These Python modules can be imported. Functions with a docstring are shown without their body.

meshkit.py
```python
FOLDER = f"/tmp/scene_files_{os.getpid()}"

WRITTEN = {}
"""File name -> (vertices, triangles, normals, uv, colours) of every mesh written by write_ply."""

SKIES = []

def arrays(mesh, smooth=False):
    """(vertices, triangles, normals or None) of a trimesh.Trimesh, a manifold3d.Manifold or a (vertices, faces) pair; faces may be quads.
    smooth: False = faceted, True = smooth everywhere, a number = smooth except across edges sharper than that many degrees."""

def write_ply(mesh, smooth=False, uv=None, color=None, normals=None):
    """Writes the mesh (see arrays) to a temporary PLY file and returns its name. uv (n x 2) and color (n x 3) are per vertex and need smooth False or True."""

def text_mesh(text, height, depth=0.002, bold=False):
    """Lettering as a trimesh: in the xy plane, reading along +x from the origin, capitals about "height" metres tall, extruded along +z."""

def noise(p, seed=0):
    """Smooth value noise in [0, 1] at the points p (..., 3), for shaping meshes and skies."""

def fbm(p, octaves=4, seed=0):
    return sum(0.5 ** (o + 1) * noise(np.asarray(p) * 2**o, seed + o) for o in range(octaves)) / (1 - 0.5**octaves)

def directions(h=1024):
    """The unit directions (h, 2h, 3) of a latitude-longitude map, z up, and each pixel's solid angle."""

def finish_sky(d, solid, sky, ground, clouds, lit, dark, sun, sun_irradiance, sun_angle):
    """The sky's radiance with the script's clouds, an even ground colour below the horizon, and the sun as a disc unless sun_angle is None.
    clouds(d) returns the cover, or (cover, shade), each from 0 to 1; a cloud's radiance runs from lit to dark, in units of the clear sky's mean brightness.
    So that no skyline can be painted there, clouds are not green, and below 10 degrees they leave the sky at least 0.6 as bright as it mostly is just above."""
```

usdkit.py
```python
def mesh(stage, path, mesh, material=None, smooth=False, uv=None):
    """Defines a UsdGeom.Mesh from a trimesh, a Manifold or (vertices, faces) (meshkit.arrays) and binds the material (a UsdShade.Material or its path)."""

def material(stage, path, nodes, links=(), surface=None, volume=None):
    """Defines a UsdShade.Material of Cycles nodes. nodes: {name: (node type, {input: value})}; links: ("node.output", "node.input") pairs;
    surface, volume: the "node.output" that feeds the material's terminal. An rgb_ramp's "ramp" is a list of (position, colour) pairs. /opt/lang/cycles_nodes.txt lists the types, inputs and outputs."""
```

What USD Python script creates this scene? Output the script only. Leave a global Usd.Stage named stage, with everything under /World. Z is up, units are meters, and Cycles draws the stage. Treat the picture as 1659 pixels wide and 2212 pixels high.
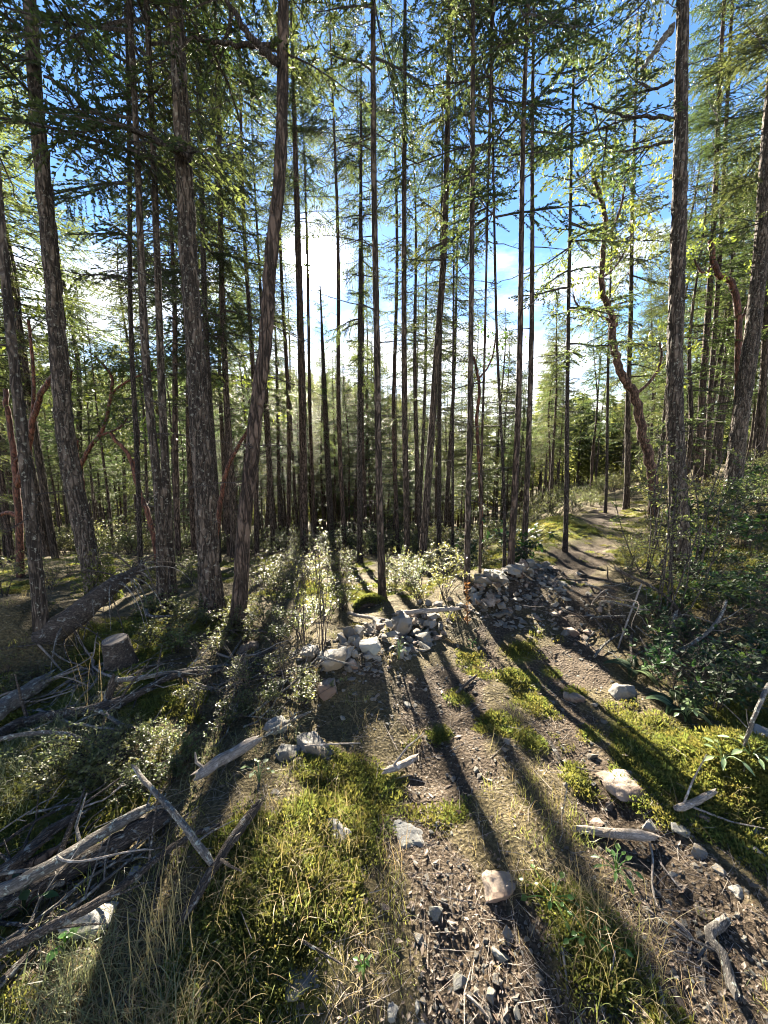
import math
import numpy as np
import trimesh
import usdkit
from meshkit import fbm, noise
from scipy.interpolate import CubicSpline
from scipy.spatial import ConvexHull
from pxr import Usd, UsdGeom, UsdLux, UsdShade, Gf, Sdf, Vt

stage = Usd.Stage.CreateInMemory()
UsdGeom.SetStageUpAxis(stage, "Z")
UsdGeom.SetStageMetersPerUnit(stage, 1.0)
WORLD = UsdGeom.Xform.Define(stage, "/World")
stage.SetDefaultPrim(WORLD.GetPrim())
UsdGeom.Scope.Define(stage, "/World/Looks")

# ------------------------------------------------------------------ camera, sky, sun, exposure
CAM_Z, PITCH, FPX, CX, CY = 1.6, math.radians(8.0), 829.5, 829.5, 1106.0
cam = UsdGeom.Camera.Define(stage, "/World/camera")
cam.AddTranslateOp().Set(Gf.Vec3d(0, 0, CAM_Z))
cam.AddRotateXOp().Set(90 - math.degrees(PITCH))
cam.CreateHorizontalApertureAttr(36.0)
cam.CreateVerticalApertureAttr(48.0)
cam.CreateFocalLengthAttr(18.0)
cam.CreateClippingRangeAttr(Gf.Vec2f(0.05, 3000))
cam.CreateExposureAttr(3.5)

SUN_AZ, SUN_EL = math.atan2(-0.180, 1.082), math.radians(25.1)
SUN = np.array([math.sin(SUN_AZ) * math.cos(SUN_EL), math.cos(SUN_AZ) * math.cos(SUN_EL), math.sin(SUN_EL)])
sky_mat = usdkit.material(stage, "/World/Looks/sky_look", {
    "tc": ("texture_coordinate", {}),
    "sky": ("sky_texture", {"sky_type": "single_scattering", "sun_disc": False, "sun_elevation": SUN_EL, "sun_rotation": SUN_AZ,
                            "altitude": 100.0, "air_density": 1.0, "aerosol_density": 0.04, "ozone_density": 2.0}),
    # low white cloud drifting over the horizon
    "map": ("mapping", {"scale": (1.0, 1.0, 2.6)}),
    "cl": ("noise_texture", {"scale": 2.6, "detail": 7.0, "roughness": 0.58}),
    "sep": ("separate_xyz", {}),
    "lowr": ("map_range", {"from_min": 0.02, "from_max": 0.58, "to_min": 0.29, "to_max": -0.22}),
    "cadd": ("math", {"math_type": "add"}),
    "cramp": ("map_range", {"range_type": "smoothstep", "from_min": 0.46, "from_max": 0.70, "to_min": 0.0, "to_max": 0.88, "clamp": True}),
    "blue": ("hsv", {"saturation": 1.2, "value": 0.50, "hue": 0.508}),
    "cmix": ("mix", {"mix_type": "mix", "color2": (4.4, 4.35, 4.3)}),
    # the glowing air round the sun and the sun itself
    "dot": ("vector_math", {"math_type": "dot_product", "vector2": tuple(SUN)}),
    "glow": ("map_range", {"from_min": 0.975, "from_max": 1.0, "to_min": 0.0, "to_max": 1.0, "clamp": True}),
    "gpow": ("math", {"math_type": "power", "value2": 20.0}),
    "gmul": ("math", {"math_type": "multiply", "value2": 12.0}),
    "disc": ("map_range", {"range_type": "smoothstep", "from_min": 0.99930, "from_max": 0.99965, "to_min": 0.0, "to_max": 400.0, "clamp": True}),
    "gsum": ("math", {"math_type": "add"}),
    "gcol": ("vector_math", {"math_type": "scale", "vector1": (1.0, 0.93, 0.82)}),
    "add": ("vector_math", {"math_type": "add"}),
    "bg": ("background_shader", {"strength": 0.058}),
}, [("tc.generated", "map.vector"), ("map.vector", "cl.vector"), ("tc.generated", "sep.vector"), ("sep.z", "lowr.value"),
    ("cl.fac", "cadd.value1"), ("lowr.result", "cadd.value2"), ("cadd.value", "cramp.value"), ("cramp.result", "cmix.fac"), ("sky.color", "blue.color"), ("blue.color", "cmix.color1"),
    ("tc.generated", "dot.vector1"), ("dot.value", "glow.value"), ("glow.result", "gpow.value1"), ("gpow.value", "gmul.value1"),
    ("dot.value", "disc.value"), ("gmul.value", "gsum.value1"), ("disc.result", "gsum.value2"), ("gsum.value", "gcol.scale"),
    ("cmix.color", "add.vector1"), ("gcol.vector", "add.vector2"), ("add.vector", "bg.color")], surface="bg.background")
dome = UsdLux.DomeLight.Define(stage, "/World/sky")
dome.GetPrim().SetCustomDataByKey("kind", "structure")
UsdShade.MaterialBindingAPI.Apply(dome.GetPrim()).Bind(sky_mat)
sun = UsdLux.DistantLight.Define(stage, "/World/sun")
sun.CreateIntensityAttr(1.25)
sun.CreateAngleAttr(0.53)
sun.CreateNormalizeAttr(True)
sun.CreateColorAttr(Gf.Vec3f(1.0, 0.90, 0.74))
_z = SUN
_x = np.cross([0, 0, 1.0], _z); _x /= np.linalg.norm(_x)
_y = np.cross(_z, _x)
sun.AddTransformOp().Set(Gf.Matrix4d(*_x, 0, *_y, 0, *_z, 0, 0, 0, 0, 1))

# ------------------------------------------------------------------ scene tree helpers
used = {}


def numbered(parent, name):
    k = used.setdefault((parent, name), 0)
    used[(parent, name)] = k + 1
    return f"{parent}/{name}" if k == 0 else f"{parent}/{name}_{k:03d}"


def tag(prim, label=None, cat=None, group=None, kind=None):
    for k, v in (("label", label), ("category", cat), ("group", group), ("kind", kind)):
        if v:
            prim.SetCustomDataByKey(k, v)
    return prim


def rot_between(a, b):
    a, b = np.asarray(a, float) / np.linalg.norm(a), np.asarray(b, float) / np.linalg.norm(b)
    return trimesh.geometry.align_vectors(a, b)[:3, :3]


def eul(rx, ry, rz):
    return trimesh.transformations.euler_matrix(rx, ry, rz)[:3, :3]


def place(x, loc=(0, 0, 0), R=None, scale=None):
    R = np.eye(3) if R is None else np.asarray(R, float)
    s = np.ones(3) * (1 if scale is None else scale)
    M = (R * s[None, :])
    m = Gf.Matrix4d(*M[:, 0], 0, *M[:, 1], 0, *M[:, 2], 0, *map(float, loc), 1)
    x.AddTransformOp().Set(m)


def thing(name, label, cat, loc=(0, 0, 0), R=None, scale=None, group=None, kind=None):
    x = UsdGeom.Xform.Define(stage, numbered("/World", name))
    place(x, loc, R, scale)
    tag(x.GetPrim(), label, cat, group, kind)
    return str(x.GetPath())


def part(parent, name, mesh, mat, smooth=False, label=None, kind=None):
    m = usdkit.mesh(stage, numbered(parent, name), mesh, mat, smooth=smooth)
    tag(m.GetPrim(), label, kind=kind)
    return str(m.GetPath())


def solo(name, mesh, mat, label, cat, smooth=False, group=None, kind=None):
    m = usdkit.mesh(stage, numbered("/World", name), mesh, mat, smooth=smooth)
    tag(m.GetPrim(), label, cat, group, kind)
    return m


def klass(name):
    stage.CreateClassPrim(f"/World/{name}")
    return f"/World/{name}"


REPEATS = []


def copy_of(cls, name, label=None, cat=None, loc=(0, 0, 0), R=None, scale=None, group=None, parent="/World"):
    x = UsdGeom.Xform.Define(stage, numbered(parent, name))
    x.GetPrim().GetReferences().AddInternalReference(cls)
    x.GetPrim().SetInstanceable(True)
    place(x, loc, R, scale)
    tag(x.GetPrim(), label, cat, group)
    if group:
        REPEATS.append((x.GetPrim(), group, np.array(loc, float)))
    return str(x.GetPath())


# ------------------------------------------------------------------ mesh helpers
class MB:
    def __init__(self):
        self.v, self.f, self.n = [], [], 0

    def add(self, v, f):
        self.v.append(np.asarray(v, float)); self.f.append(np.asarray(f, int) + self.n); self.n += len(v)

    def tube(self, pts, rad, sides=5, cap=True):
        self.add(*tube(pts, rad, sides, cap))

    def mesh(self):
        return (np.vstack(self.v), np.vstack(self.f))


def tube(pts, rad, sides=5, cap=True, disp=None):
    p = np.asarray(pts, float)
    rad = np.broadcast_to(rad, (len(p),))
    t = np.gradient(p, axis=0)
    t /= np.linalg.norm(t, axis=1, keepdims=True) + 1e-12
    ref = np.array([0, 0, 1.0]) if abs(t[:, 2]).mean() < 0.7 else np.array([0, 1.0, 0])
    a = np.cross(ref, t); a /= np.linalg.norm(a, axis=1, keepdims=True) + 1e-12
    b = np.cross(t, a)
    ang = np.arange(sides) * 2 * np.pi / sides
    r = rad[:, None] * np.ones(sides)[None]
    if disp is not None:
        r = r + disp
    v = p[:, None] + r[..., None] * (np.cos(ang)[None, :, None] * a[:, None] + np.sin(ang)[None, :, None] * b[:, None])
    i, j = np.meshgrid(np.arange(len(p) - 1), np.arange(sides), indexing="ij")
    q = np.stack([i * sides + j, i * sides + (j + 1) % sides, (i + 1) * sides + (j + 1) % sides, (i + 1) * sides + j], -1).reshape(-1, 4)
    f = np.vstack([q[:, [0, 1, 2]], q[:, [0, 2, 3]]])
    v = v.reshape(-1, 3)
    if cap:
        n = len(v)
        v = np.vstack([v, p[:1], p[-1:]])
        k = np.arange(sides)
        f = np.vstack([f, np.stack([np.full(sides, n), (k + 1) % sides, k], 1),
                       np.stack([np.full(sides, n + 1), n - sides + k, n - sides + (k + 1) % sides], 1)])
    return v, f


def leaves(base, d, nrm, L, W, fold=0.0):
    """Diamond leaves, two triangles each: rows of base point, direction, face normal, length, width."""
    d = d / (np.linalg.norm(d, axis=1, keepdims=True) + 1e-12)
    s = np.cross(nrm, d); s /= np.linalg.norm(s, axis=1, keepdims=True) + 1e-12
    up = np.cross(d, s)
    L, W = np.broadcast_to(L, (len(d),))[:, None], np.broadcast_to(W, (len(d),))[:, None]
    mid = base + d * L * 0.45
    v = np.stack([base, mid + s * W / 2 + up * W * fold, base + d * L, mid - s * W / 2 + up * W * fold], 1).reshape(-1, 3)
    k = np.arange(len(d))[:, None] * 4
    f = np.vstack([k + [0, 1, 2], k + [0, 2, 3]]) if not fold else np.vstack([k + [0, 2, 1], k + [0, 3, 2]])
    return v, f


def unit(a):
    a = np.asarray(a, float)
    return a / (np.linalg.norm(a, axis=-1, keepdims=True) + 1e-12)


# ------------------------------------------------------------------ materials
def look(name, nodes, links, surface):
    return usdkit.material(stage, f"/World/Looks/{name}", nodes, links, surface=surface)


def bark_look(name, dark, light, lichen, lichen_amt=0.60, scale=(17, 17, 2.6), bump=1.0, rough=0.9, furrow=0.085, lsc=20.0, cmin=0.16):
    """Interlacing furrows along the local z axis (the local x axis for fallen wood), fine grain and flecks of lichen."""
    nodes = {
        "tc": ("texture_coordinate", {}),
        "map": ("mapping", {"scale": scale}),
        "fur": ("noise_texture", {"scale": 1.0, "detail": 3.0, "roughness": 0.55, "distortion": 0.6}),
        "f1": ("math", {"math_type": "subtract", "value2": 0.5}), "f2": ("math", {"math_type": "absolute"}),
        "crk": ("map_range", {"from_min": 0.012, "from_max": furrow, "to_min": 0.0, "to_max": 1.0, "clamp": True}),
        "map2": ("mapping", {"scale": tuple(c * f for c, f in zip(scale, (1.0, 1.0, 2.6) if scale[2] < scale[0] else (2.6, 1, 1)))}),
        "plate": ("voronoi_texture", {"feature": "distance_to_edge", "scale": 1.0}),
        "pr": ("map_range", {"from_min": 0.0, "from_max": 0.16, "to_min": 0.30, "to_max": 1.0, "clamp": True}),
        "cp": ("math", {"math_type": "multiply"}),
        "cpr": ("map_range", {"to_min": cmin, "to_max": 1.0}),
        "fine": ("noise_texture", {"scale": 38.0, "detail": 8.0, "roughness": 0.75}),
        "big": ("noise_texture", {"scale": 3.0, "detail": 4.0}),
        "fb": ("math", {"math_type": "multiply_add", "value2": 0.6, "value3": -0.3}), "fa": ("math", {"math_type": "add", "use_clamp": True}),
        "col": ("mix", {"color1": dark, "color2": light}),
        "mul": ("vector_math", {"math_type": "scale"}),
        "lic": ("noise_texture", {"scale": lsc, "detail": 7.0, "roughness": 0.7}),
        "licr": ("map_range", {"from_min": lichen_amt, "from_max": lichen_amt + 0.06, "to_min": 0.0, "to_max": 0.7, "clamp": True}),
        "lmix": ("mix", {"color2": lichen}),
        "hadd": ("math", {"math_type": "multiply_add", "value2": 0.4}),
        "bmp": ("bump", {"strength": bump, "distance": 0.022}),
        "p": ("principled_bsdf", {"roughness": rough, "specular_ior_level": 0.2}),
    }
    links = [("tc.object", "map.vector"), ("map.vector", "fur.vector"), ("fur.fac", "f1.value1"), ("f1.value", "f2.value1"), ("f2.value", "crk.value"),
             ("tc.object", "map2.vector"), ("map2.vector", "plate.vector"), ("plate.distance", "pr.value"), ("crk.result", "cp.value1"), ("pr.result", "cp.value2"), ("cp.value", "cpr.value"),
             ("tc.object", "fine.vector"), ("tc.object", "big.vector"), ("big.fac", "fb.value1"), ("fine.fac", "fa.value1"), ("fb.value", "fa.value2"),
             ("fa.value", "col.fac"), ("col.color", "mul.vector1"), ("cpr.result", "mul.scale"), ("tc.object", "lic.vector"),
             ("lic.fac", "licr.value"), ("licr.result", "lmix.fac"), ("mul.vector", "lmix.color1"), ("lmix.color", "p.base_color"),
             ("fine.fac", "hadd.value1"), ("cp.value", "hadd.value3"), ("hadd.value", "bmp.height"), ("bmp.normal", "p.normal")]
    return look(name, nodes, links, "p.BSDF")


def leaf_look(name, base, trans, tw=0.5, rough=0.45, vary=0.35, hue=0.03, spec=0.4):
    nodes = {
        "geo": ("geometry", {}), "oi": ("object_info", {}),
        "wn": ("white_noise_texture", {"dimensions": "2D"}), "cx": ("combine_xyz", {}),
        "sep": ("separate_color", {}),
        "v": ("map_range", {"to_min": 1 - vary, "to_max": 1 + vary}),
        "h": ("map_range", {"to_min": 0.5 - hue, "to_max": 0.5 + hue}),
        "c1": ("hsv", {"color": base}), "c2": ("hsv", {"color": trans}),
        "p": ("principled_bsdf", {"roughness": rough, "specular_ior_level": spec}),
        "t": ("translucent_bsdf", {}), "m": ("mix_closure", {"fac": tw}),
    }
    links = [("geo.random_per_island", "cx.x"), ("oi.random", "cx.y"), ("cx.vector", "wn.vector"), ("wn.color", "sep.color"),
             ("sep.r", "v.value"), ("sep.g", "h.value"), ("v.result", "c1.value"), ("v.result", "c2.value"), ("h.result", "c1.hue"), ("h.result", "c2.hue"),
             ("c1.color", "p.base_color"), ("c2.color", "t.color"), ("p.BSDF", "m.closure1"), ("t.BSDF", "m.closure2")]
    return look(name, nodes, links, "m.closure")


def rock_look(name, c1, c2, stain, scale=14.0):
    nodes = {
        "tc": ("texture_coordinate", {}), "oi": ("object_info", {}),
        "n": ("noise_texture", {"scale": scale, "detail": 9.0, "roughness": 0.66}),
        "n2": ("noise_texture", {"scale": scale * 0.35, "detail": 5.0}),
        "c": ("mix", {"color1": c1, "color2": c2}),
        "sr": ("map_range", {"from_min": 0.47, "from_max": 0.60, "to_min": 0.0, "to_max": 0.85, "clamp": True}),
        "s": ("mix", {"color2": stain}),
        "v": ("map_range", {"to_min": 0.6, "to_max": 1.2}),
        "hs": ("hsv", {}),
        "b": ("bump", {"strength": 0.9, "distance": 0.014}),
        "p": ("principled_bsdf", {"roughness": 0.85, "specular_ior_level": 0.3}),
    }
    links = [("tc.object", "n.vector"), ("tc.object", "n2.vector"), ("n.fac", "c.fac"), ("n2.fac", "sr.value"), ("sr.result", "s.fac"), ("c.color", "s.color1"),
             ("s.color", "hs.color"), ("oi.random", "v.value"), ("v.result", "hs.value"), ("hs.color", "p.base_color"), ("n.fac", "b.height"), ("b.normal", "p.normal")]
    return look(name, nodes, links, "p.BSDF")


BARK = bark_look("fir_bark", (0.055, 0.041, 0.031), (0.175, 0.130, 0.096), (0.20, 0.20, 0.165), 0.62)
BARK_PALE = bark_look("lichened_bark", (0.058, 0.045, 0.035), (0.185, 0.142, 0.108), (0.27, 0.26, 0.21), 0.565, lsc=32.0)
BARK_RED = bark_look("reddish_bark", (0.060, 0.042, 0.031), (0.175, 0.122, 0.090), (0.20, 0.19, 0.15), 0.63)
BARK_SMALL = bark_look("young_fir_bark", (0.045, 0.036, 0.030), (0.13, 0.10, 0.078), (0.19, 0.19, 0.155), 0.60, scale=(40, 40, 6), lsc=34.0)
TWIG = bark_look("dead_twig_bark", (0.05, 0.042, 0.036), (0.13, 0.11, 0.095), (0.2, 0.21, 0.17), 0.6, scale=(60, 60, 20), bump=0.3)
ARB = bark_look("arbutus_bark", (0.075, 0.030, 0.020), (0.18, 0.07, 0.040), (0.12, 0.10, 0.06), 0.58, scale=(14, 14, 3), bump=0.25, rough=0.6)
LOGB = bark_look("old_log_bark", (0.050, 0.040, 0.033), (0.17, 0.14, 0.115), (0.30, 0.31, 0.28), 0.57, scale=(9, 85, 85), bump=0.8, lsc=28.0, cmin=.3)
DRIFT = bark_look("weathered_wood", (0.15, 0.125, 0.10), (0.40, 0.35, 0.30), (0.45, 0.43, 0.40), 0.60, scale=(9, 190, 190), bump=0.4, furrow=0.05, cmin=.45)
LICH = bark_look("lichened_stick", (0.08, 0.07, 0.06), (0.22, 0.20, 0.175), (0.36, 0.39, 0.33), 0.55, scale=(9, 120, 120), bump=0.4, lsc=45.0, cmin=.4)
CUT = look("cut_wood", {
    "tc": ("texture_coordinate", {}), "w": ("wave_texture", {"wave_type": "rings", "rings_direction": "z", "scale": 28.0, "distortion": 2.5, "detail": 3.0}),
    "c": ("mix", {"color1": (0.09, 0.07, 0.055), "color2": (0.18, 0.15, 0.12)}), "p": ("principled_bsdf", {"roughness": 0.85})},
    [("tc.object", "w.vector"), ("w.fac", "c.fac"), ("c.color", "p.base_color")], "p.BSDF")
NEEDLE = leaf_look("fir_needles", (0.036, 0.055, 0.020), (0.105, 0.138, 0.036), 0.46, 0.45, 0.4, 0.03)
FARNEED = leaf_look("distant_needles", (0.045, 0.062, 0.022), (0.20, 0.22, 0.06), 0.5, 0.8, 0.35, 0.02, 0.1)
ARBLEAF = leaf_look("arbutus_leaves", (0.045, 0.085, 0.022), (0.20, 0.27, 0.04), 0.45, 0.35, 0.4, 0.03)
SHRUBL = leaf_look("shrub_leaves", (0.062, 0.078, 0.028), (0.20, 0.215, 0.06), 0.45, 0.4, 0.4, 0.03)
SALALL = leaf_look("salal_leaves", (0.022, 0.042, 0.017), (0.05, 0.095, 0.02), 0.3, 0.5, 0.45, 0.03, 0.25)
PALEL = leaf_look("pale_leaves", (0.16, 0.22, 0.11), (0.30, 0.36, 0.10), 0.35, 0.4, 0.25, 0.02, 0.5)
BRIGHTL = leaf_look("fresh_leaves", (0.05, 0.105, 0.028), (0.15, 0.28, 0.04), 0.45, 0.35, 0.25, 0.02)
GRASSM = leaf_look("green_grass", (0.115, 0.130, 0.034), (0.34, 0.35, 0.07), 0.45, 0.4, 0.35, 0.025)
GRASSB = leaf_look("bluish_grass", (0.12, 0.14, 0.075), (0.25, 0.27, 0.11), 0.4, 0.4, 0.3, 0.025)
STRAW = leaf_look("dry_grass", (0.26, 0.20, 0.10), (0.42, 0.33, 0.13), 0.4, 0.5, 0.3, 0.02)
MOSSM = leaf_look("moss_fronds", (0.095, 0.104, 0.026), (0.21, 0.215, 0.045), 0.35, 0.7, 0.45, 0.035, 0.15)
LITTER = leaf_look("fallen_leaves", (0.14, 0.105, 0.068), (0.16, 0.11, 0.05), 0.2, 0.6, 0.75, 0.015)
RUSTL = leaf_look("rust_leaves", (0.17, 0.075, 0.03), (0.22, 0.09, 0.035), 0.4, 0.6, 0.3, 0.02)
ROCK = rock_look("grey_rock", (0.09, 0.085, 0.076), (0.23, 0.22, 0.195), (0.19, 0.145, 0.09))
ROCKP = rock_look("pale_rock", (0.115, 0.114, 0.105), (0.235, 0.23, 0.212), (0.20, 0.19, 0.14))
ROCKT = rock_look("tan_rock", (0.13, 0.10, 0.075), (0.30, 0.24, 0.185), (0.12, 0.075, 0.05))
SOILM = rock_look("dark_soil", (0.025, 0.019, 0.015), (0.07, 0.05, 0.038), (0.05, 0.045, 0.02), 18.0)

GROUND = look("forest_floor", {
    "geo": ("geometry", {}), "m": ("attribute", {"attribute": "mask"}), "sep": ("separate_color", {}),
    "n1": ("noise_texture", {"scale": 7.0, "detail": 8.0, "roughness": 0.7}),
    "n2": ("noise_texture", {"scale": 55.0, "detail": 6.0, "roughness": 0.7}),
    "n3": ("voronoi_texture", {"scale": 60.0}),
    "soil": ("rgb_ramp", {"ramp": [(0.25, (0.018, 0.013, 0.009)), (0.48, (0.056, 0.041, 0.027)), (0.62, (0.105, 0.080, 0.054)), (0.8, (0.20, 0.165, 0.12))]}),
    "duff": ("rgb_ramp", {"ramp": [(0.25, (0.025, 0.020, 0.012)), (0.48, (0.075, 0.060, 0.030)), (0.62, (0.13, 0.105, 0.055)), (0.8, (0.22, 0.19, 0.12))]}),
    "moss": ("rgb_ramp", {"ramp": [(0.25, (0.04, 0.042, 0.010)), (0.5, (0.10, 0.10, 0.020)), (0.75, (0.18, 0.165, 0.04))]}),
    "mn": ("math", {"math_type": "multiply_add", "value2": 0.9}), "mr": ("map_range", {"from_min": 0.82, "from_max": 1.05, "clamp": True}),
    "sn": ("math", {"math_type": "multiply_add", "value2": 0.6}), "sr": ("map_range", {"from_min": 0.70, "from_max": 0.95, "clamp": True}),
    "mix1": ("mix", {}), "mix2": ("mix", {}),
    "hh": ("math", {"math_type": "multiply_add", "value2": 0.6}),
    "b": ("bump", {"strength": 0.9, "distance": 0.03}),
    "p": ("principled_bsdf", {"roughness": 0.95, "specular_ior_level": 0.15}),
}, [("m.color", "sep.color"), ("geo.position", "n1.vector"), ("geo.position", "n2.vector"), ("geo.position", "n3.vector"),
    ("n2.fac", "soil.fac"), ("n2.fac", "duff.fac"), ("n2.fac", "moss.fac"),
    ("n1.fac", "mn.value1"), ("sep.g", "mn.value3"), ("mn.value", "mr.value"), ("n1.fac", "sn.value1"), ("sep.r", "sn.value3"), ("sn.value", "sr.value"),
    ("duff.color", "mix1.color1"), ("moss.color", "mix1.color2"), ("mr.result", "mix1.fac"),
    ("mix1.color", "mix2.color1"), ("soil.color", "mix2.color2"), ("sr.result", "mix2.fac"),
    ("mix2.color", "p.base_color"), ("n3.distance", "hh.value1"), ("n2.fac", "hh.value3"), ("hh.value", "b.height"), ("b.normal", "p.normal")], "p.BSDF")

# ------------------------------------------------------------------ the lie of the land
FWD = np.array([0, math.cos(PITCH), -math.sin(PITCH)])
UPV = np.array([0, math.sin(PITCH), math.cos(PITCH)])
EYE = np.array([0, 0, CAM_Z])


def ray(u, v):
    return FWD + np.array([1.0, 0, 0]) * ((u - CX) / FPX) - UPV * ((v - CY) / FPX)


def flat(u, v):
    d = ray(u, v)
    return EYE + d * (-CAM_Z / d[2])


PATH = np.array([flat(*p)[:2] for p in [(1090, 2212), (1060, 1950), (1040, 1700), (1070, 1520), (1140, 1380), (1205, 1270), (1262, 1190), (1300, 1130), (1318, 1100)]])
PATH = np.vstack([[PATH[0, 0] - 0.1, -3], PATH, [11.5, 22.0], [17, 34], [28, 60], [120, 300], [300, 900]])
TRACKS = [np.array([flat(*p)[:2] for p in q]) for q in (
    [(1010, 2212), (960, 2000), (930, 1820), (925, 1650), (960, 1520), (1020, 1430), (1110, 1350), (1195, 1262), (1262, 1185)],
    [(1560, 2150), (1440, 1950), (1330, 1800), (1230, 1660), (1190, 1560), (1190, 1480), (1215, 1380), (1270, 1230), (1300, 1130)])]


def path_x(y):
    return np.interp(y, PATH[:, 1], PATH[:, 0])


def sstep(a, b, x):
    t = np.clip((x - a) / (b - a), 0, 1)
    return t * t * (3 - 2 * t)


def seg_dist(x, y, poly):
    d = np.full(np.shape(x), 1e9)
    for a, b in zip(poly[:-1], poly[1:]):
        ab = b - a
        t = np.clip(((x - a[0]) * ab[0] + (y - a[1]) * ab[1]) / (ab @ ab), 0, 1)
        d = np.minimum(d, np.hypot(x - a[0] - t * ab[0], y - a[1] - t * ab[1]))
    return d


KNOLL = flat(1170, 1140)[:2]
HUMPS = [(*flat(1600, 1690)[:2], 0.16, 0.16), (*flat(1330, 1330)[:2], 0.22, 0.45), (*flat(10, 1420)[:2], 0.45, 0.5), (*flat(350, 1500)[:2], 0.08, 0.3),
         (*flat(560, 1800)[:2], 0.07, 0.3), (*flat(780, 1430)[:2], 0.16, 0.5), (*flat(1075, 1290)[:2], 0.30, 0.75), (*flat(640, 1950)[:2], 0.05, 0.25)]


def land(x, y, fine=True):
    x, y = np.asarray(x, float), np.asarray(y, float)
    d = x - path_x(y)
    bank = np.log1p(np.exp(np.clip((d - 1.1) * 2.5, -30, 30))) / 2.5
    bank = 3.2 * np.tanh(bank / 3.2) * (0.14 + 0.33 * sstep(2.0, 5.5, y)) * (1 - sstep(22, 60, y))
    L = sstep(0.5, 2.6 + .35 * np.maximum(0, y - 12), -d)
    left = -0.135 * np.maximum(0, y - 3.4) ** 1.12 * L
    left = -18 * np.tanh(-left / 18)
    beyond = -0.10 * np.maximum(0, y - 16) * (1 - L)
    beyond = -18 * np.tanh(-beyond / 18)
    z = bank + left + beyond
    z = z + 0.55 * np.exp(-(((x - KNOLL[0] + 0.3) / 1.3) ** 2 + ((y - KNOLL[1] - 0.6) / 1.7) ** 2))
    for hx, hy, hh, hr in HUMPS:
        z = z + hh * np.exp(-((x - hx) ** 2 + (y - hy) ** 2) / (hr * hr))
    ridge = np.exp(-((y - 330 - 0.15 * x) / 110) ** 2) * (1 - 0.75 * sstep(-60, 160, x))
    z = z + 66 * ridge * (0.75 + 0.5 * noise(np.stack([x / 90, y / 200, x * 0], -1), 5)) + 20 * sstep(200, 900, np.hypot(x, y)) * 0.4
    far = sstep(10, 60, np.hypot(x, y))
    z = z + (noise(np.stack([x / 14, y / 14, 0 * x], -1), 3) - 0.5) * 1.6 * far
    z = z - 0.045 * np.exp(-(np.minimum(seg_dist(x, y, TRACKS[0]), seg_dist(x, y, TRACKS[1])) / 0.22) ** 2)
    if fine:
        p = np.stack([x, y, 0 * x], -1)
        z = z + (fbm(p * 1.6, 4, 7) - 0.5) * 0.16 + (fbm(p * 9.0, 3, 11) - 0.5) * 0.045
    return z


def hit(u, v, lift=0.0):
    """Where the line of sight through that spot of the view meets the land."""
    d = ray(u, v)
    t = np.concatenate([np.linspace(0.6, 12, 1200), np.linspace(12, 120, 1500)])
    P = EYE + t[:, None] * d
    below = P[:, 2] < land(P[:, 0], P[:, 1]) + lift
    k = int(np.argmax(below)) if below.any() else len(t) - 1
    return P[k]


def depth(P):
    return float((np.asarray(P) - EYE) @ FWD)


def on_plane(u, v, y):
    d = ray(u, v)
    return EYE + d * (y / d[1])


def ground_z(x, y):
    return float(land(np.array([x]), np.array([y]))[0])


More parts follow.
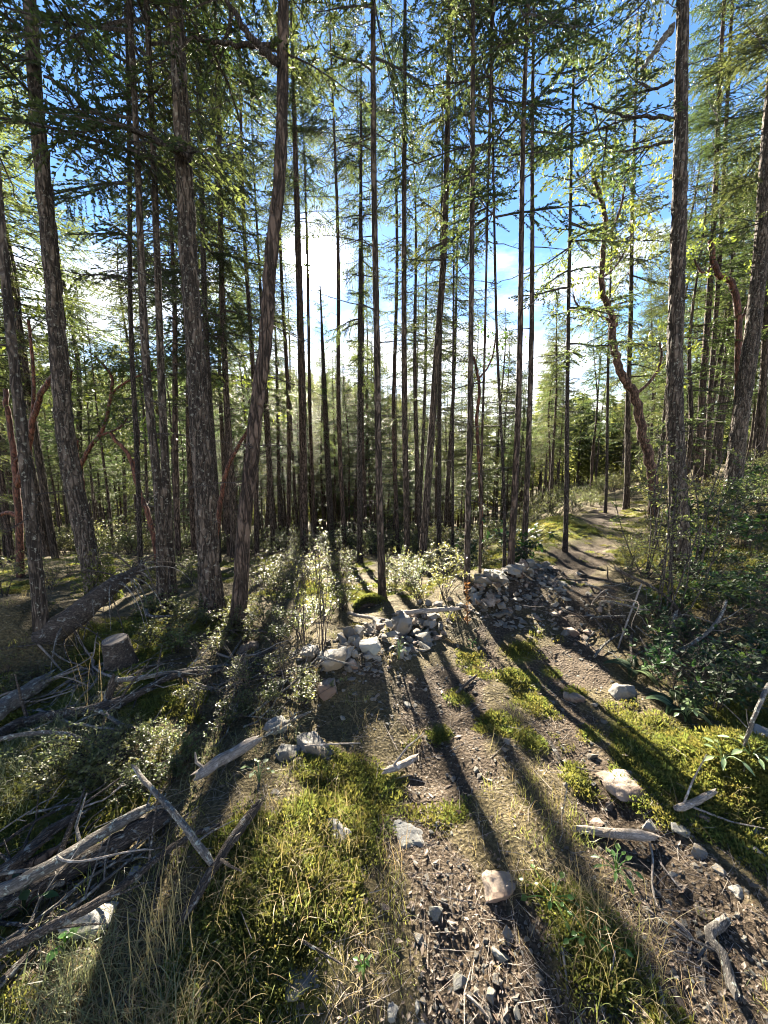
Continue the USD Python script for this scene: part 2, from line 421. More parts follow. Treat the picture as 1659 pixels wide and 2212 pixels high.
MOSS_SPOTS = [(350, 1490, .28), (1120, 1410, .18), (1150, 1520, .2), (1180, 1140, 1.5), (1450, 1640, .40), (1600, 1680, .3), (1560, 1600, .3), (620, 1900, .30),
              (560, 2080, .25), (1290, 1080, 1.0), (800, 1290, .4), (690, 1780, .2), (450, 2100, .15), (1170, 1355, .25), (1370, 1700, .1), (1250, 1690, .1), (250, 1250, .6),
              (1500, 1750, .2), (1560, 1780, .2), (1010, 1420, .2), (1640, 1560, .3), (480, 2170, .12), (1130, 1470, .2), (1300, 2080, .1), (990, 1510, .10), (950, 1585, .10), (1075, 1560, .12), (1030, 1455, .10), (1150, 1600, .12), (1185, 1455, .10), (1280, 1590, .10), (980, 1760, .07), (1240, 1500, .1)]
MOSS_SPOTS = [(*hit(u, v)[:2], r) for u, v, r in MOSS_SPOTS]
BARE = [(1075, 1290, .7), (790, 1430, .45), (880, 1370, .45), (1190, 1300, .7), (1330, 1340, .3)]
BARE = [(*hit(u, v)[:2], r) for u, v, r in BARE]


def masks(x, y):
    p = np.stack([x, y, 0 * x], -1)
    t = np.minimum(seg_dist(x, y, TRACKS[0]) - 0.02, seg_dist(x, y, TRACKS[1]) - 0.06)
    soil = 1 - sstep(0.04, 0.30, t + (fbm(p * 3.5, 3, 21) - 0.5) * 0.55)
    moss = sstep(0.48, 0.66, fbm(p * 1.3, 3, 31)) * 0.6
    for mx, my, r in MOSS_SPOTS:
        moss = np.maximum(moss, 1.0 * np.exp(-((x - mx) ** 2 + (y - my) ** 2) / (r * r)))
    gravel = np.zeros_like(x)
    for mx, my, r in BARE:
        gravel = np.maximum(gravel, np.exp(-((x - mx) ** 2 + (y - my) ** 2) / (r * r)))
    soil = np.maximum(soil, .72 * sstep(4.5, 6, y) * (1 - sstep(.25, .55, seg_dist(x, y, PATH) + (fbm(p * 2.5, 3, 23) - .5) * .5)))
    spot = np.zeros_like(x)
    for mx, my, r in MOSS_SPOTS:
        spot = np.maximum(spot, np.exp(-((x - mx) ** 2 + (y - my) ** 2) / (r * r)))
    soil = soil * (1 - .85 * spot)
    moss = moss * (1 - 0.75 * soil) * (1 - gravel)
    return soil, moss, gravel


def axis(lo, a, b, hi, step, grow=1.12):
    mid = np.arange(a, b + 1e-6, step)
    up, s = [mid[-1]], step
    while up[-1] < hi:
        s *= grow; up.append(up[-1] + s)
    dn, s = [mid[0]], step
    while dn[-1] > lo:
        s *= grow; dn.append(dn[-1] - s)
    return np.concatenate([dn[:0:-1], mid, up[1:]])


gx, gy = axis(-900, -4.2, 5.6, 900, 0.04), axis(-120, 0.5, 6.6, 1400, 0.04)
X, Y = np.meshgrid(gx, gy)
Z = land(X, Y)
nv, nu = X.shape
i, j = np.meshgrid(np.arange(nv - 1), np.arange(nu - 1), indexing="ij")
a = i * nu + j
F = np.vstack([np.stack([a, a + 1, a + nu + 1], -1).reshape(-1, 3), np.stack([a, a + nu + 1, a + nu], -1).reshape(-1, 3)])
g = usdkit.mesh(stage, "/World/ground", (np.stack([X, Y, Z], -1).reshape(-1, 3), F), GROUND, smooth=True)
soil, moss, gravel = masks(X.ravel(), Y.ravel())
UsdGeom.PrimvarsAPI(g).CreatePrimvar("mask", Sdf.ValueTypeNames.Color3fArray, "vertex").Set(Vt.Vec3fArray.FromNumpy(np.stack([np.maximum(soil, 0.6 * gravel), moss, gravel], 1).astype(np.float32)))
tag(g.GetPrim(), "uneven forest floor of dark soil, moss and needle litter", "ground", kind="structure")

# ------------------------------------------------------------------ fir crowns
def fir_branch(rng, L, droop, dens=1.0):
    """One flat spray along +x: wood tubes and needle sprays."""
    wood, tw = [], []
    n = 7
    s = np.linspace(0, 1, n)
    bend = rng.normal(0, 0.06)
    main = np.stack([s * L, bend * L * s * s + 0.02 * L * np.sin(s * 7 + rng.uniform(0, 6)), -droop * L * s ** 1.6 + 0.10 * L * s ** 4], 1)
    wood.append((main, np.linspace(0.006 + 0.006 * L, 0.003, n), 4))
    k = max(6, int(L * 17))
    for q in range(k):
        t = 0.14 + 0.84 * (q + rng.uniform(-.3, .3)) / k
        if rng.random() > 0.90:
            continue
        base = np.array([np.interp(t, s, main[:, c]) for c in range(3)])
        side = 1 if q % 2 else -1
        ln = L * 0.42 * (1 - t) ** 0.7 * min(1, 0.35 + t * 2.2) * rng.uniform(0.6, 1.25) + 0.05
        ang = math.radians(rng.uniform(42, 68)) * side
        d = np.array([math.cos(ang), math.sin(ang), rng.uniform(-0.45, 0.10)])
        d /= np.linalg.norm(d)
        m = max(3, int(ln / 0.022))
        r = np.linspace(0, 1, m)
        sec = base + d * (r * ln)[:, None] + np.array([0, 0, -1.0]) * (r ** 2 * ln * rng.uniform(0.05, 0.35))[:, None]
        wood.append((sec[[0, m // 2, -1]], np.array([0.0035, 0.0028, 0.0015]), 3))
        for e, b in enumerate(sec):
            if e == 0 or rng.random() > dens:
                continue
            for sd in (-1, 1):
                a2 = ang + sd * math.radians(rng.uniform(25, 60))
                tw.append((b, (math.cos(a2), math.sin(a2), rng.uniform(-0.45, 0.25))))
        tw.append((sec[-1], d + rng.normal(0, 0.2, 3)))
        tw += [(b, d + rng.normal(0, .12, 3)) for b in sec[1:]]
    tw.append((main[-1], main[-1] - main[-2]))
    return wood, np.array([t[0] for t in tw]), np.array([t[1] for t in tw])


def fir_crown(path, seed, Lc, R, n_whorl, dens=1.0, lean_first=0.6, foot=None, axis=None):
    """Crown in its own frame: z = 0 at its lowest branch, z = Lc at the top."""
    rng = np.random.default_rng(seed)
    wood = MB()
    B, D, N = [], [], []
    for w in range(n_whorl):
        h = Lc * (w / n_whorl) ** 0.92
        f = h / Lc
        for b in range(rng.integers(3, 6)):
            L = R * (0.25 + 0.95 * (1 - f) ** 0.8 * min(1, lean_first + f * 2.5)) * rng.uniform(0.55, 1.2)
            if f < 0.25 and rng.random() < 0.25:
                continue
            w_, base, d = fir_branch(rng, L, rng.uniform(0.10, 0.38) * (1 - f) - 0.35 * f * f, dens)
            yaw = rng.uniform(0, 2 * math.pi)
            Rm = eul(rng.normal(0, 0.25), 0, 0)
            Rz = eul(0, 0, yaw)
            off = np.array([0, 0, h + rng.uniform(-0.15, 0.15)])
            for pts, rad, sd in w_:
                wood.tube(pts @ Rm.T @ Rz.T + off, rad, sd, cap=False)
            B.append(base @ Rm.T @ Rz.T + off); D.append(d @ Rm.T @ Rz.T)
    B, D = np.vstack(B), unit(np.vstack(D))
    nr = unit(rng.normal(0, 0.6, D.shape) + [0, 0, 1.0])
    n = len(B)
    v, f = leaves(B, D, nr, rng.uniform(0.034, 0.066, n), rng.uniform(0.013, 0.024, n))
    wv, wf = wood.mesh()
    if foot is not None:
        Rm = rot_between([0, 0, 1], axis)
        wv, v = wv @ Rm.T + foot, v @ Rm.T + foot
    usdkit.mesh(stage, path + "/branchwood", (wv, wf), TWIG)
    usdkit.mesh(stage, path + "/needles", (v, f), NEEDLE)
    for q in ("branchwood", "needles"):
        tag(stage.GetPrimAtPath(f"{path}/{q}"), kind="stuff")
    return n


CROWNS = []
for k, (Lc, R, nw, dens) in enumerate([(6.0, 1.6, 17, .75), (6.0, 1.35, 16, .7), (12.0, 2.0, 26, .65), (6.0, 1.1, 18, .8), (6.0, 1.5, 14, .7), (12.0, 1.75, 25, .65)]):
    c = klass(f"fir_crown_kind_{'abcdef'[k]}")
    fir_crown(c, 100 + k, Lc, R, nw, dens)
    CROWNS.append((c, Lc, R))


def dead_branch(rng, L):
    """A bare lower branch along +x with a few side twigs."""
    mb = MB()
    s = np.linspace(0, 1, 6)
    main = np.stack([s * L, rng.normal(0, 0.05) * L * s * s + rng.normal(0, 0.012, 6) * L, -rng.uniform(-0.1, 0.3) * L * s ** 1.5 + rng.normal(0, 0.012, 6) * L], 1)
    main[0] = 0
    mb.tube(main, np.linspace(0.004 + 0.005 * L, 0.0018, 6), 4)
    for q in range(rng.integers(2, 7)):
        t = rng.uniform(0.25, 0.95)
        b = np.array([np.interp(t, s, main[:, c]) for c in range(3)])
        a = rng.choice([-1, 1]) * rng.uniform(0.5, 1.1)
        ln = L * rng.uniform(0.1, 0.35)
        e = b + ln * np.array([math.cos(a), math.sin(a), rng.uniform(-0.4, 0.2)])
        mb.tube([b, (b + e) / 2 + rng.normal(0, 0.02, 3), e], [0.0028, 0.0022, 0.0012], 3)
    return mb.mesh()


def trunk_mesh(P, R, sides, ring, amp, seed, flare=0.75):
    """A tapered trunk along the points P with radii R, furrowed bark and a root flare."""
    P, R = np.asarray(P, float), np.asarray(R, float)
    s = np.concatenate([[0], np.cumsum(np.linalg.norm(np.diff(P, axis=0), axis=1))])
    cs = CubicSpline(s, P) if len(P) > 2 else None
    S = np.concatenate([np.arange(0, min(s[-1], 5.5), ring), np.arange(min(s[-1], 5.5), s[-1], ring * 4), [s[-1]]])
    C = cs(S) if cs is not None else np.stack([np.interp(S, s, P[:, k]) for k in range(3)], 1)
    rr = np.interp(S, s, R)
    ang = np.arange(sides) * 2 * np.pi / sides
    A, H = np.meshgrid(ang, S)
    c, sn = np.cos(A), np.sin(A)
    k = np.maximum(rr, 0.03)[:, None] * 14
    q = np.stack([c * k, sn * k, H * 4.2 + 50 * (seed % 37)], -1)
    n1 = fbm(q * 1.3, 3, seed)
    rid = 1 - np.abs(2 * n1 - 1) * 2.2
    d = -amp * np.clip(rid, 0, 1) ** 2 + amp * 0.9 * (fbm(q * 3.1, 2, seed + 9) - 0.5)
    d = d + rr[:, None] * 0.10 * (noise(np.stack([c * 1.2, sn * 1.2, H * 0.9 + seed], -1), seed) - 0.5)
    hb = np.maximum(0, H - 0.25)
    d = d + flare * rr[:, None] * np.exp(-hb / 0.22) * (0.55 + 0.45 * np.sin(A * 4 + seed) * np.sin(A * 3 + 1))
    return tube(C, rr, sides, True, d), (S, C, rr)


def crown_on(parent, kind, base, top, spread=1.0, yaw=0.0, name="crown"):
    c, Lc, R = CROWNS[kind % len(CROWNS)]
    base, top = np.asarray(base, float), np.asarray(top, float)
    L = np.linalg.norm(top - base)
    Rm = rot_between([0, 0, 1], top - base) @ eul(0, 0, yaw)
    return copy_of(c, name, loc=base, R=Rm, scale=np.array([spread, spread, L / Lc]), parent=parent)


TREE_N = [0]
SPOTS = []


def fir(label, base, pts, wb, wt, H, crown0=4.0, kind=0, spread=1.0, mat=None, sides=36, amp=0.012, dead=12, deep=None, seed=None, group=None, ring=0.05, yoff=0.0):
    """A fir whose trunk is seen standing at base and passing the sighted points; it goes on up to the height H."""
    TREE_N[0] += 1
    seed = seed or 40 + TREE_N[0]
    rng = np.random.default_rng(seed)
    P0 = hit(*base)
    if deep:
        P0 = on_plane(*base, deep)
    y0 = P0[1] + yoff
    pts3 = [on_plane(u, v, y0) for u, v in pts]
    P0 = on_plane(*base, y0)
    if not deep:
        P0[2] = min(P0[2], ground_z(P0[0], P0[1]))
    else:
        P0[2] = ground_z(P0[0], P0[1])
    H = max(H, pts3[-1][2] - P0[2] + 2.6)
    up = pts3[-1] - (pts3[-2] if len(pts3) > 1 else P0)
    up = up / up[2]
    up[:2] *= 0.8
    while pts3[-1][2] < P0[2] + H:
        pts3.append(pts3[-1] + up * 2.0)
    P = np.vstack([P0 - [0, 0, 0.35], P0] + [p[None] for p in pts3])
    wide = [math.sqrt(1 + ((u - CX) / FPX) ** 2) for u in (base[0], pts[-1][0])]
    rb, rt = .80 * wb / 2 * depth(P0) / FPX / wide[0], .80 * wt / 2 * depth(pts3[len(pts) - 1]) / FPX / wide[1]
    hz = P[:, 2] - P0[2]
    hl = pts3[len(pts) - 1][2] - P0[2]
    R = np.where(hz <= hl, rb + (rt - rb) * np.clip(hz / max(hl, .1), 0, 1), np.maximum(0.012, rt * (1 - (hz - hl) / max(H - hl + 2.2, .5))))
    path = thing("fir_tree", label, "fir tree", tuple(P0), group=group)
    (tv, tf), (S, C, rr) = trunk_mesh(P - P0, R, sides, ring, amp * min(1, rb / 0.12), seed)
    part(path, "trunk", (tv, tf), mat or BARK, smooth=True)
    zc = C[:, 2]
    at = lambda h: np.array([np.interp(h, zc, C[:, k]) for k in range(3)])
    top = at(zc[-1])
    cb = at(crown0)
    if kind is not None:
        kind = kind if H < 14.5 else (2, 5)[kind % 2]
        crown_on(path, kind, cb, top, spread, rng.uniform(0, 6.28))
    for q in range(dead):
        h = rng.uniform(0.9, max(1.4, crown0 + 0.8))
        L = rng.uniform(0.25, 0.9) * (0.5 + 0.5 * h / crown0)
        v, f = dead_branch(rng, L)
        r = np.interp(h, zc, rr) * 0.8
        Rm = eul(0, 0, rng.uniform(0, 6.28))
        part(path, "dead_branch", ((v + [r, 0, 0]) @ Rm.T + at(h), f), TWIG)
    SPOTS.append((P0[0], P0[1]))
    return path, P0, at


def limb(path, P0, pts, y, r0, r1, sprays=0, seed=1, mat=None, name="limb", toward=0.0):
    """A living limb seen along the sighted points; sprays of needles hang on its outer half."""
    rng = np.random.default_rng(seed)
    n = len(pts)
    P = np.array([on_plane(u, v, y + toward * k / max(1, n - 1)) for k, (u, v) in enumerate(pts)]) - P0
    s = np.linspace(0, 1, n)
    S = np.linspace(0, 1, n * 5)
    C = CubicSpline(s, P)(S) if n > 2 else np.stack([np.interp(S, s, P[:, k]) for k in range(3)], 1)
    C[1:-1] += rng.normal(0, r0 * 0.25, (len(C) - 2, 3))
    p = part(path, name, tube(C, np.linspace(r0, r1, len(C)), 8), mat or BARK_SMALL, smooth=True)
    if sprays:
        wood, B, D = MB(), [], []
        for q in range(sprays):
            t = rng.uniform(0.25, 1.0)
            b = np.array([np.interp(t, S, C[:, k]) for k in range(3)])
            w_, bs, d = fir_branch(rng, rng.uniform(0.35, 0.9), rng.uniform(0.1, 0.5))
            Rz = eul(rng.normal(0, 0.3), 0, 0) ; Rz = eul(0, 0, rng.uniform(0, 6.28)) @ Rz
            for pp, rad, sd in w_:
                wood.tube(pp @ Rz.T + b, rad, sd, cap=False)
            B.append(bs @ Rz.T + b); D.append(d @ Rz.T)
        B, D = np.vstack(B), unit(np.vstack(D))
        nn = len(B)
        v, f = leaves(B, D, unit(rng.normal(0, 0.6, D.shape) + [0, 0, 1.0]), rng.uniform(0.032, 0.06, nn), rng.uniform(0.011, 0.019, nn))
        part(p, "twigwood", wood.mesh(), TWIG)
        part(p, "needles", (v, f), NEEDLE)
    return p


# ---- the firs one can tell apart, left to right
L0 = fir("thick fir with pale lichened bark at the left edge, standing behind the fallen root log", (92, 1362), [(55, 1000), (32, 800), (8, 560), (-12, 330)], 42, 30, 17, 5.0, 0, .9, BARK_PALE)
L1 = fir("left fir with green moss up one side of its leaning foot by the fallen trunk", (212, 1300), [(150, 1000), (130, 800), (110, 560), (85, 300), (65, 0)], 62, 44, 18, 5.3, 2, .85, BARK_PALE, amp=0.016)
fir("slim straight fir with the crossing arbutus limb, left of the lichened twin firs", (307, 1262), [(297, 1000), (284, 743), (280, 400), (275, 80)], 15, 13, 13, 4.5, 1, .9, BARK_SMALL, 20, .006, 10)
fir("left of two lichened firs growing from one foot", (352, 1318), [(345, 1100), (325, 900), (313, 743), (300, 430)], 32, 20, 14, 4.6, 3, 1.0, BARK_PALE, 28, .010)
fir("right of two lichened firs growing from one foot", (374, 1305), [(362, 1100), (352, 900), (346, 743), (335, 430)], 27, 19, 14, 4.8, 4, 1.0, BARK_PALE, 28, .010)
L4 = fir("stoutest fir of the left half with deeply furrowed bark, rising beside the forked leaning fir", (460, 1335), [(447, 1150), (437, 1000), (420, 743), (408, 560), (395, 300), (380, 0)], 66, 44, 19, 5.2, 3, .95, BARK_PALE, 48, .020)
fir("slim fir half hidden right behind the stoutest left fir", (472, 1225), [(468, 1100), (455, 900), (446, 743), (432, 300)], 18, 14, 14, 5.0, 1, .8, BARK_SMALL, 20, .006, 6, yoff=0.6)
fir("slim straight fir between the stoutest left fir and the leaning fir", (505, 1215), [(503, 1100), (492, 900), (483, 743), (475, 400), (470, 200)], 18, 14, 14, 4.8, 0, .9, BARK, 20, .007, 10)
L6 = fir("fir with a reddish kinked trunk leaning right at the top, left of the sun", (515, 1362), [(521, 1250), (527, 1130), (545, 980), (553, 893), (573, 743), (585, 560), (602, 400), (610, 200), (612, 0)], 45, 32, 18, 5.7, 3, .9, BARK_RED, 44, .017)
fir("slim reddish fir under the sun disc", (658, 1196), [(655, 1000), (650, 743), (643, 500)], 23, 17, 19, 9.4, 1, .85, BARK_RED, 22, .007, 12)
fir("slender dark fir just right of the one under the sun disc", (716, 1190), [(712, 1080), (706, 960), (701, 850)], 17, 14, 5.4, 3.4, 3, .6, BARK_SMALL, 18, .005, 8)
M3 = fir("straight slim fir rising from the mossy hump behind the rubble", (825, 1294), [(819, 1050), (814, 743), (808, 400), (806, 0)], 20, 14, 13, 5.4, 1, .7, BARK, 24, .007, 14)
fir("slender straight fir behind the bushes, left of the tilted slim fir", (879, 1228), [(876, 1000), (873, 743), (873, 400), (874, 200)], 17, 12, 12, 6.6, 3, .55, BARK, 20, .006, 12)
fir("tilted slim fir leaning right at its top, in the middle of the stand", (912, 1234), [(926, 1023), (945, 743), (958, 560), (968, 200), (974, 0)], 21, 13, 13, 5.8, 0, .62, BARK, 22, .007, 10)
fir("thin fir close behind the tilted slim fir", (948, 1205), [(949, 1000), (951, 743), (953, 560)], 12, 9, 10, 5.6, 4, .5, BARK_SMALL, 14, .004, 6)
fir("pole-thin fir between the tilted slim fir and the one behind the rubble pile", (977, 1226), [(978, 1000), (979, 743)], 8, 6, 9, 5.2, 3, .45, BARK_SMALL, 12, .003, 6)
M6 = fir("slim fir rising from the left end of the grey rubble pile", (1008, 1280), [(1011, 1100), (1015, 900), (1017, 743), (1019, 600), (1022, 0)], 16, 12, 12, 5.2, 1, .68, BARK, 20, .006, 12)
fir("bare pole-thin fir with orange lower bark behind the rubble pile", (1036, 1252), [(1040, 1000), (1046, 790), (1050, 600)], 8, 6, 8, 3.8, 3, .6, BARK_RED, 12, .003, 8)
fir("thin fir bending slightly, left of the paired firs by the rubble", (1089, 1232), [(1086, 1000), (1076, 800), (1070, 600)], 9, 7, 9, 4.0, 4, .7, BARK_SMALL, 14, .003, 8)
fir("left fir of the pair standing at the back of the grey rubble pile", (1102, 1246), [(1115, 1000), (1123, 743), (1130, 300), (1140, 0)], 19, 12, 12, 5.6, 0, .62, BARK_RED, 22, .007, 12)
fir("right fir of the pair standing at the back of the grey rubble pile", (1131, 1216), [(1140, 1000), (1148, 743), (1150, 270)], 17, 10, 11, 5.4, 1, .65, BARK, 20, .006, 10)
fir("added dense-crowned slim fir shading the lower path, left of the fir on the mossy hump", (777, 1100), [(777, 900), (778, 743), (779, 560)], 15, 12, 9.5, 4.3, 0, .42, BARK_SMALL, 18, .004, 8, deep=9.0)  # added fir, its low crown placed to throw shade on the lower path
M11 = fir("dark slim fir standing alone at the path edge by the mossy knoll", (1220, 1192), [(1224, 1000), (1227, 743), (1232, 450), (1238, 200)], 14, 8, 8.2, 3.2, 3, .8, BARK_SMALL, 20, .005, 14)
R1 = fir("stout dark fir with lichen flecks on the right bank of the path", (1466, 1232), [(1462, 1023), (1458, 743), (1464, 560), (1472, 200), (1475, 0)], 58, 38, 17, 6.6, 3, .8, BARK_PALE, 48, .016)
R2 = fir("heavy lichened fir leaning in at the right edge, on top of the bank", (1580, 1075), [(1600, 900), (1622, 743), (1642, 560), (1660, 300)], 54, 44, 16, 5.6, 3, .9, BARK_PALE, 44, .016)
fir("left trunk of the paired reddish firs behind the right bank", (1508, 1016), [(1516, 870), (1535, 600), (1560, 80)], 24, 13, 15, 5.4, 0, .8, BARK_RED, 22, .008, 10, deep=11.0)
fir("right trunk of the paired reddish firs behind the right bank", (1528, 1012), [(1534, 870), (1552, 600), (1578, 80)], 18, 11, 15, 5.8, 1, .8, BARK_RED, 20, .007, 8, deep=11.4)
fir("dim fir trunk behind the heavy leaning fir at the right edge", (1640, 985), [(1650, 800), (1662, 500)], 26, 18, 15, 4.8, 0, .9, BARK, 22, .008, 8, deep=12.0)
fir("slim fir at the path crest, right side of the bright gap", (1352, 1100), [(1356, 900), (1362, 700), (1366, 450)], 18, 11, 13, 4.0, 0, .9, BARK, 18, .006, 8)
fir("slim fir at the path crest, left side of the bright gap", (1307, 1108), [(1312, 900), (1316, 700)], 9, 7, 11, 4.0, 3, .9, BARK_SMALL, 14, .004, 8)

# big living limbs that stand out against the sky
limb(L4[0], L4[1], [(405, 338), (370, 320), (300, 285), (240, 262), (170, 215), (95, 165)], L4[1][1] - 0.1, 0.030, 0.010, 7, 11, toward=-0.3)
limb(L6[0], L6[1], [(600, 135), (560, 100), (520, 50), (480, -20)], L6[1][1] - 0.1, 0.030, 0.016, 3, 12)
limb(L6[0], L6[1], [(600, 95), (540, 98), (465, 92), (420, 80)], L6[1][1], 0.022, 0.010, 4, 13)
limb(R1[0], R1[1], [(1455, 258), (1400, 252), (1355, 252), (1300, 236), (1262, 222)], R1[1][1] - 0.05, 0.020, 0.007, 3, 14, toward=-0.3)
limb(R1[0], R1[1], [(1380, 252), (1340, 262), (1290, 280), (1245, 295)], R1[1][1] - 0.2, 0.012, 0.006, 3, 15)
limb(R1[0], R1[1], [(1456, 58), (1436, 80), (1415, 110), (1392, 140), (1384, 150)], R1[1][1], 0.038, 0.012, 0, 16, LICH)
limb(R1[0], R1[1], [(1452, 305), (1420, 312), (1380, 320), (1345, 330)], R1[1][1], 0.016, 0.006, 4, 17)
limb(R1[0], R1[1], [(1452, 175), (1420, 190), (1380, 200), (1340, 205)], R1[1][1], 0.018, 0.006, 3, 18)

# ------------------------------------------------------------------ the crowd of pole firs behind
FIRK, FIRC = [], [4.2, 3.2, 5.5, 3.4, 4.6, 1.2, 4.6, 9.8]
for k, (H, c0, r, crown, spread) in enumerate([(12, 4.0, .085, 0, 1.5), (10.5, 3.2, .065, 1, 1.35), (14, 5.2, .11, 5, 1.75), (9.5, 3.2, .05, 3, 1.1), (12.5, 4.2, .08, 4, 1.45), (7, 1.0, .05, 3, 1.05), (15, 4.6, .085, 0, 1.5), (18, 9.8, .10, 0, 1.7)]):
    cls = klass(f"pole_fir_kind_{'abcdefgh'[k]}")
    rng = np.random.default_rng(700 + k)
    zz = np.array([-0.6, 0, H * .25, H * .5, H * .75, H])
    P = np.stack([rng.normal(0, .07, 6), rng.normal(0, .07, 6), zz], 1); P[:2, :2] = 0
    R = np.array([r * 1.1, r, r * .86, r * .66, r * .4, .01])
    (tv, tf), (S, C, rr) = trunk_mesh(P, R, 12, 0.12, 0.005, 70 + k, 0.3)
    usdkit.mesh(stage, cls + "/trunk", (tv, tf), BARK_RED if k % 3 == 1 else BARK, smooth=True)
    at = lambda h: np.array([np.interp(h, C[:, 2], C[:, q]) for q in range(3)])
    UsdGeom.Xform.Define(stage, cls + "/crown")
    fir_crown(cls + "/crown", 130 + k, float(np.linalg.norm(C[-1] - at(c0))), spread, int((H - c0) * (2.9 if k != 6 else 2.0)), (.95, .85, .9, .95, .8, .95, .40, .8)[k], .6, at(c0), C[-1] - at(c0))
    mb = MB()
    for q in range(26):
        h = rng.uniform(0.8, c0 + 1)
        v, f = dead_branch(rng, rng.uniform(.25, .8))
        Rm = eul(0, 0, rng.uniform(0, 6.28))
        mb.add(v @ Rm.T + at(h), f)
    m = usdkit.mesh(stage, cls + "/dead_twigs", mb.mesh(), TWIG)
    tag(m.GetPrim(), kind="stuff")
    FIRK.append((cls, H))

REG = {
    "left": ("dark slender fir in the crowd down the left slope behind the big left trunks", "slender firs down the left slope"),
    "mid": ("dark slender fir in the backlit crowd behind the rubble and bushes", "slender firs of the backlit middle crowd"),
    "crest": ("slender fir in the row along the crest of the path", "slender firs along the crest of the path"),
    "bank": ("slender fir up on the bank behind the stout right fir", "slender firs up on the right bank"),
}
LIT = [hit(*q) for q in [(1000, 1480), (1120, 1500), (1190, 1390), (1300, 1650), (1480, 1680), (1560, 1620), (600, 1830), (560, 2030), (640, 2100), (350, 1490), (1000, 1600),
                         (640, 1300), (720, 1270), (900, 1290), (1170, 1140), (780, 1330), (1230, 1180), (480, 1330)]]
LIT.append(EYE)


def shades(x, y, z, c0, H, R):
    """How many of the glades' sunlit spots a crown at (x, y) would shade."""
    n = 0
    for P in LIT:
        t = ((x - P[0]) * SUN[0] + (y - P[1]) * SUN[1]) / (SUN[0] ** 2 + SUN[1] ** 2)
        if t < 0:
            continue
        q = P + t * SUN
        f = (q[2] - z - c0) / (H - c0)
        if -0.05 < f < 1.0 and math.hypot(q[0] - x, q[1] - y) < R * (1.05 - .7 * f):
            n += 1
    return n


rng = np.random.default_rng(2024)
placed = list(SPOTS)
cnt = 0
for tries in range(30000):
    if cnt >= 288:
        break
    back = tries >= 15000 or cnt >= 245
    y = math.sqrt(rng.uniform(7.3 ** 2, 46 ** 2)) if rng.random() < 0.65 else rng.uniform(7.3, 30)
    x = rng.uniform(-1.08 * y, 1.08 * y)
    if back:  # the far rows below the sun
        y = rng.uniform(25, 50)
        x = y * math.tan(SUN_AZ + rng.normal(.02, .16))
    d = x - float(path_x(y))
    if abs(d) < (1.5 if y < 26 else 0.8) or (y < 8.5 and -2.0 < d < 0) or (d > 0 and y < 9) or (y < 10.5 and -.32 < x / y < .36):
        continue
    if np.hypot(x - KNOLL[0], y - KNOLL[1] - .6) < 2.0:
        continue
    gap = 0.8 + 0.012 * y
    if any((x - a) ** 2 + (y - b) ** 2 < gap * gap for a, b in placed):
        continue
    reg = "bank" if d > 1.2 and y < 30 else "crest" if d > -3.5 and y > 9 and x > 2.2 else "mid" if x > -0.28 * y else "left"
    k = 6 if back and rng.random() < .6 else int(rng.choice(6, p=[.18, .18, .12, .18, .18, .16]))
    cls, H = FIRK[k]
    s = rng.uniform(.8, 1.25)
    # no trunk straight under the sun, and lower trees where the sky is open
    r_ = math.hypot(x, y)
    if y < 16 and abs(math.atan2(x, y) - SUN_AZ) < 0.035:
        continue
    if (.38 < x / y < .69 and H * s > .50 * r_ + 1.0) or (-.82 < x / y < -.60 and H * s > .72 * r_ + 1.6):
        continue
    # the stand is thinner where the sun reaches the glade
    blocks = shades(x, y, ground_z(x, y), FIRC[k] * s, H * s, 1.45)
    if blocks and k != 6:
        if blocks > 2 or rng.random() < .6:
            continue
        k = 6
        cls, H = FIRK[6]
        s = rng.uniform(.8, 1.2)
    lean = rng.normal(0, .025, 2)
    copy_of(cls, "pole_fir", REG[reg][0], "fir tree", (x, y, ground_z(x, y)), eul(lean[0], lean[1], rng.uniform(0, 6.28)), s * np.array([rng.uniform(.85, 1.2)] * 2 + [1]), REG[reg][1])
    placed.append((x, y)); cnt += 1

for u, y, s in ((585, 13.0, .95), (600, 17.0, 1.0), (700, 38.0, 1.25), (730, 34.0, 1.2), (800, 30.0, 1.2), (640, 24.0, 1.15)):
    x = (u - CX) / FPX * y
    copy_of(FIRK[6][0], "pole_fir", REG["mid"][0], "fir tree", (x, y, ground_z(x, y)), eul(.01, -.015, u), s, REG["mid"][1])
    placed.append((x, y))

for u, y, s in ((548, 11.5, 1.0), (618, 13.5, 1.05), (678, 15.5, 1.1), (742, 12.6, 1.0), (790, 15.0, 1.05), (860, 13.0, .98)):
    x = (u - CX) / FPX * y
    copy_of(FIRK[7][0], "pole_fir", REG["mid"][0], "fir tree", (x, y, ground_z(x, y)), eul(.01, .012, u * 1.7), np.array([.8, .8, s]), REG["mid"][1])
    placed.append((x, y))

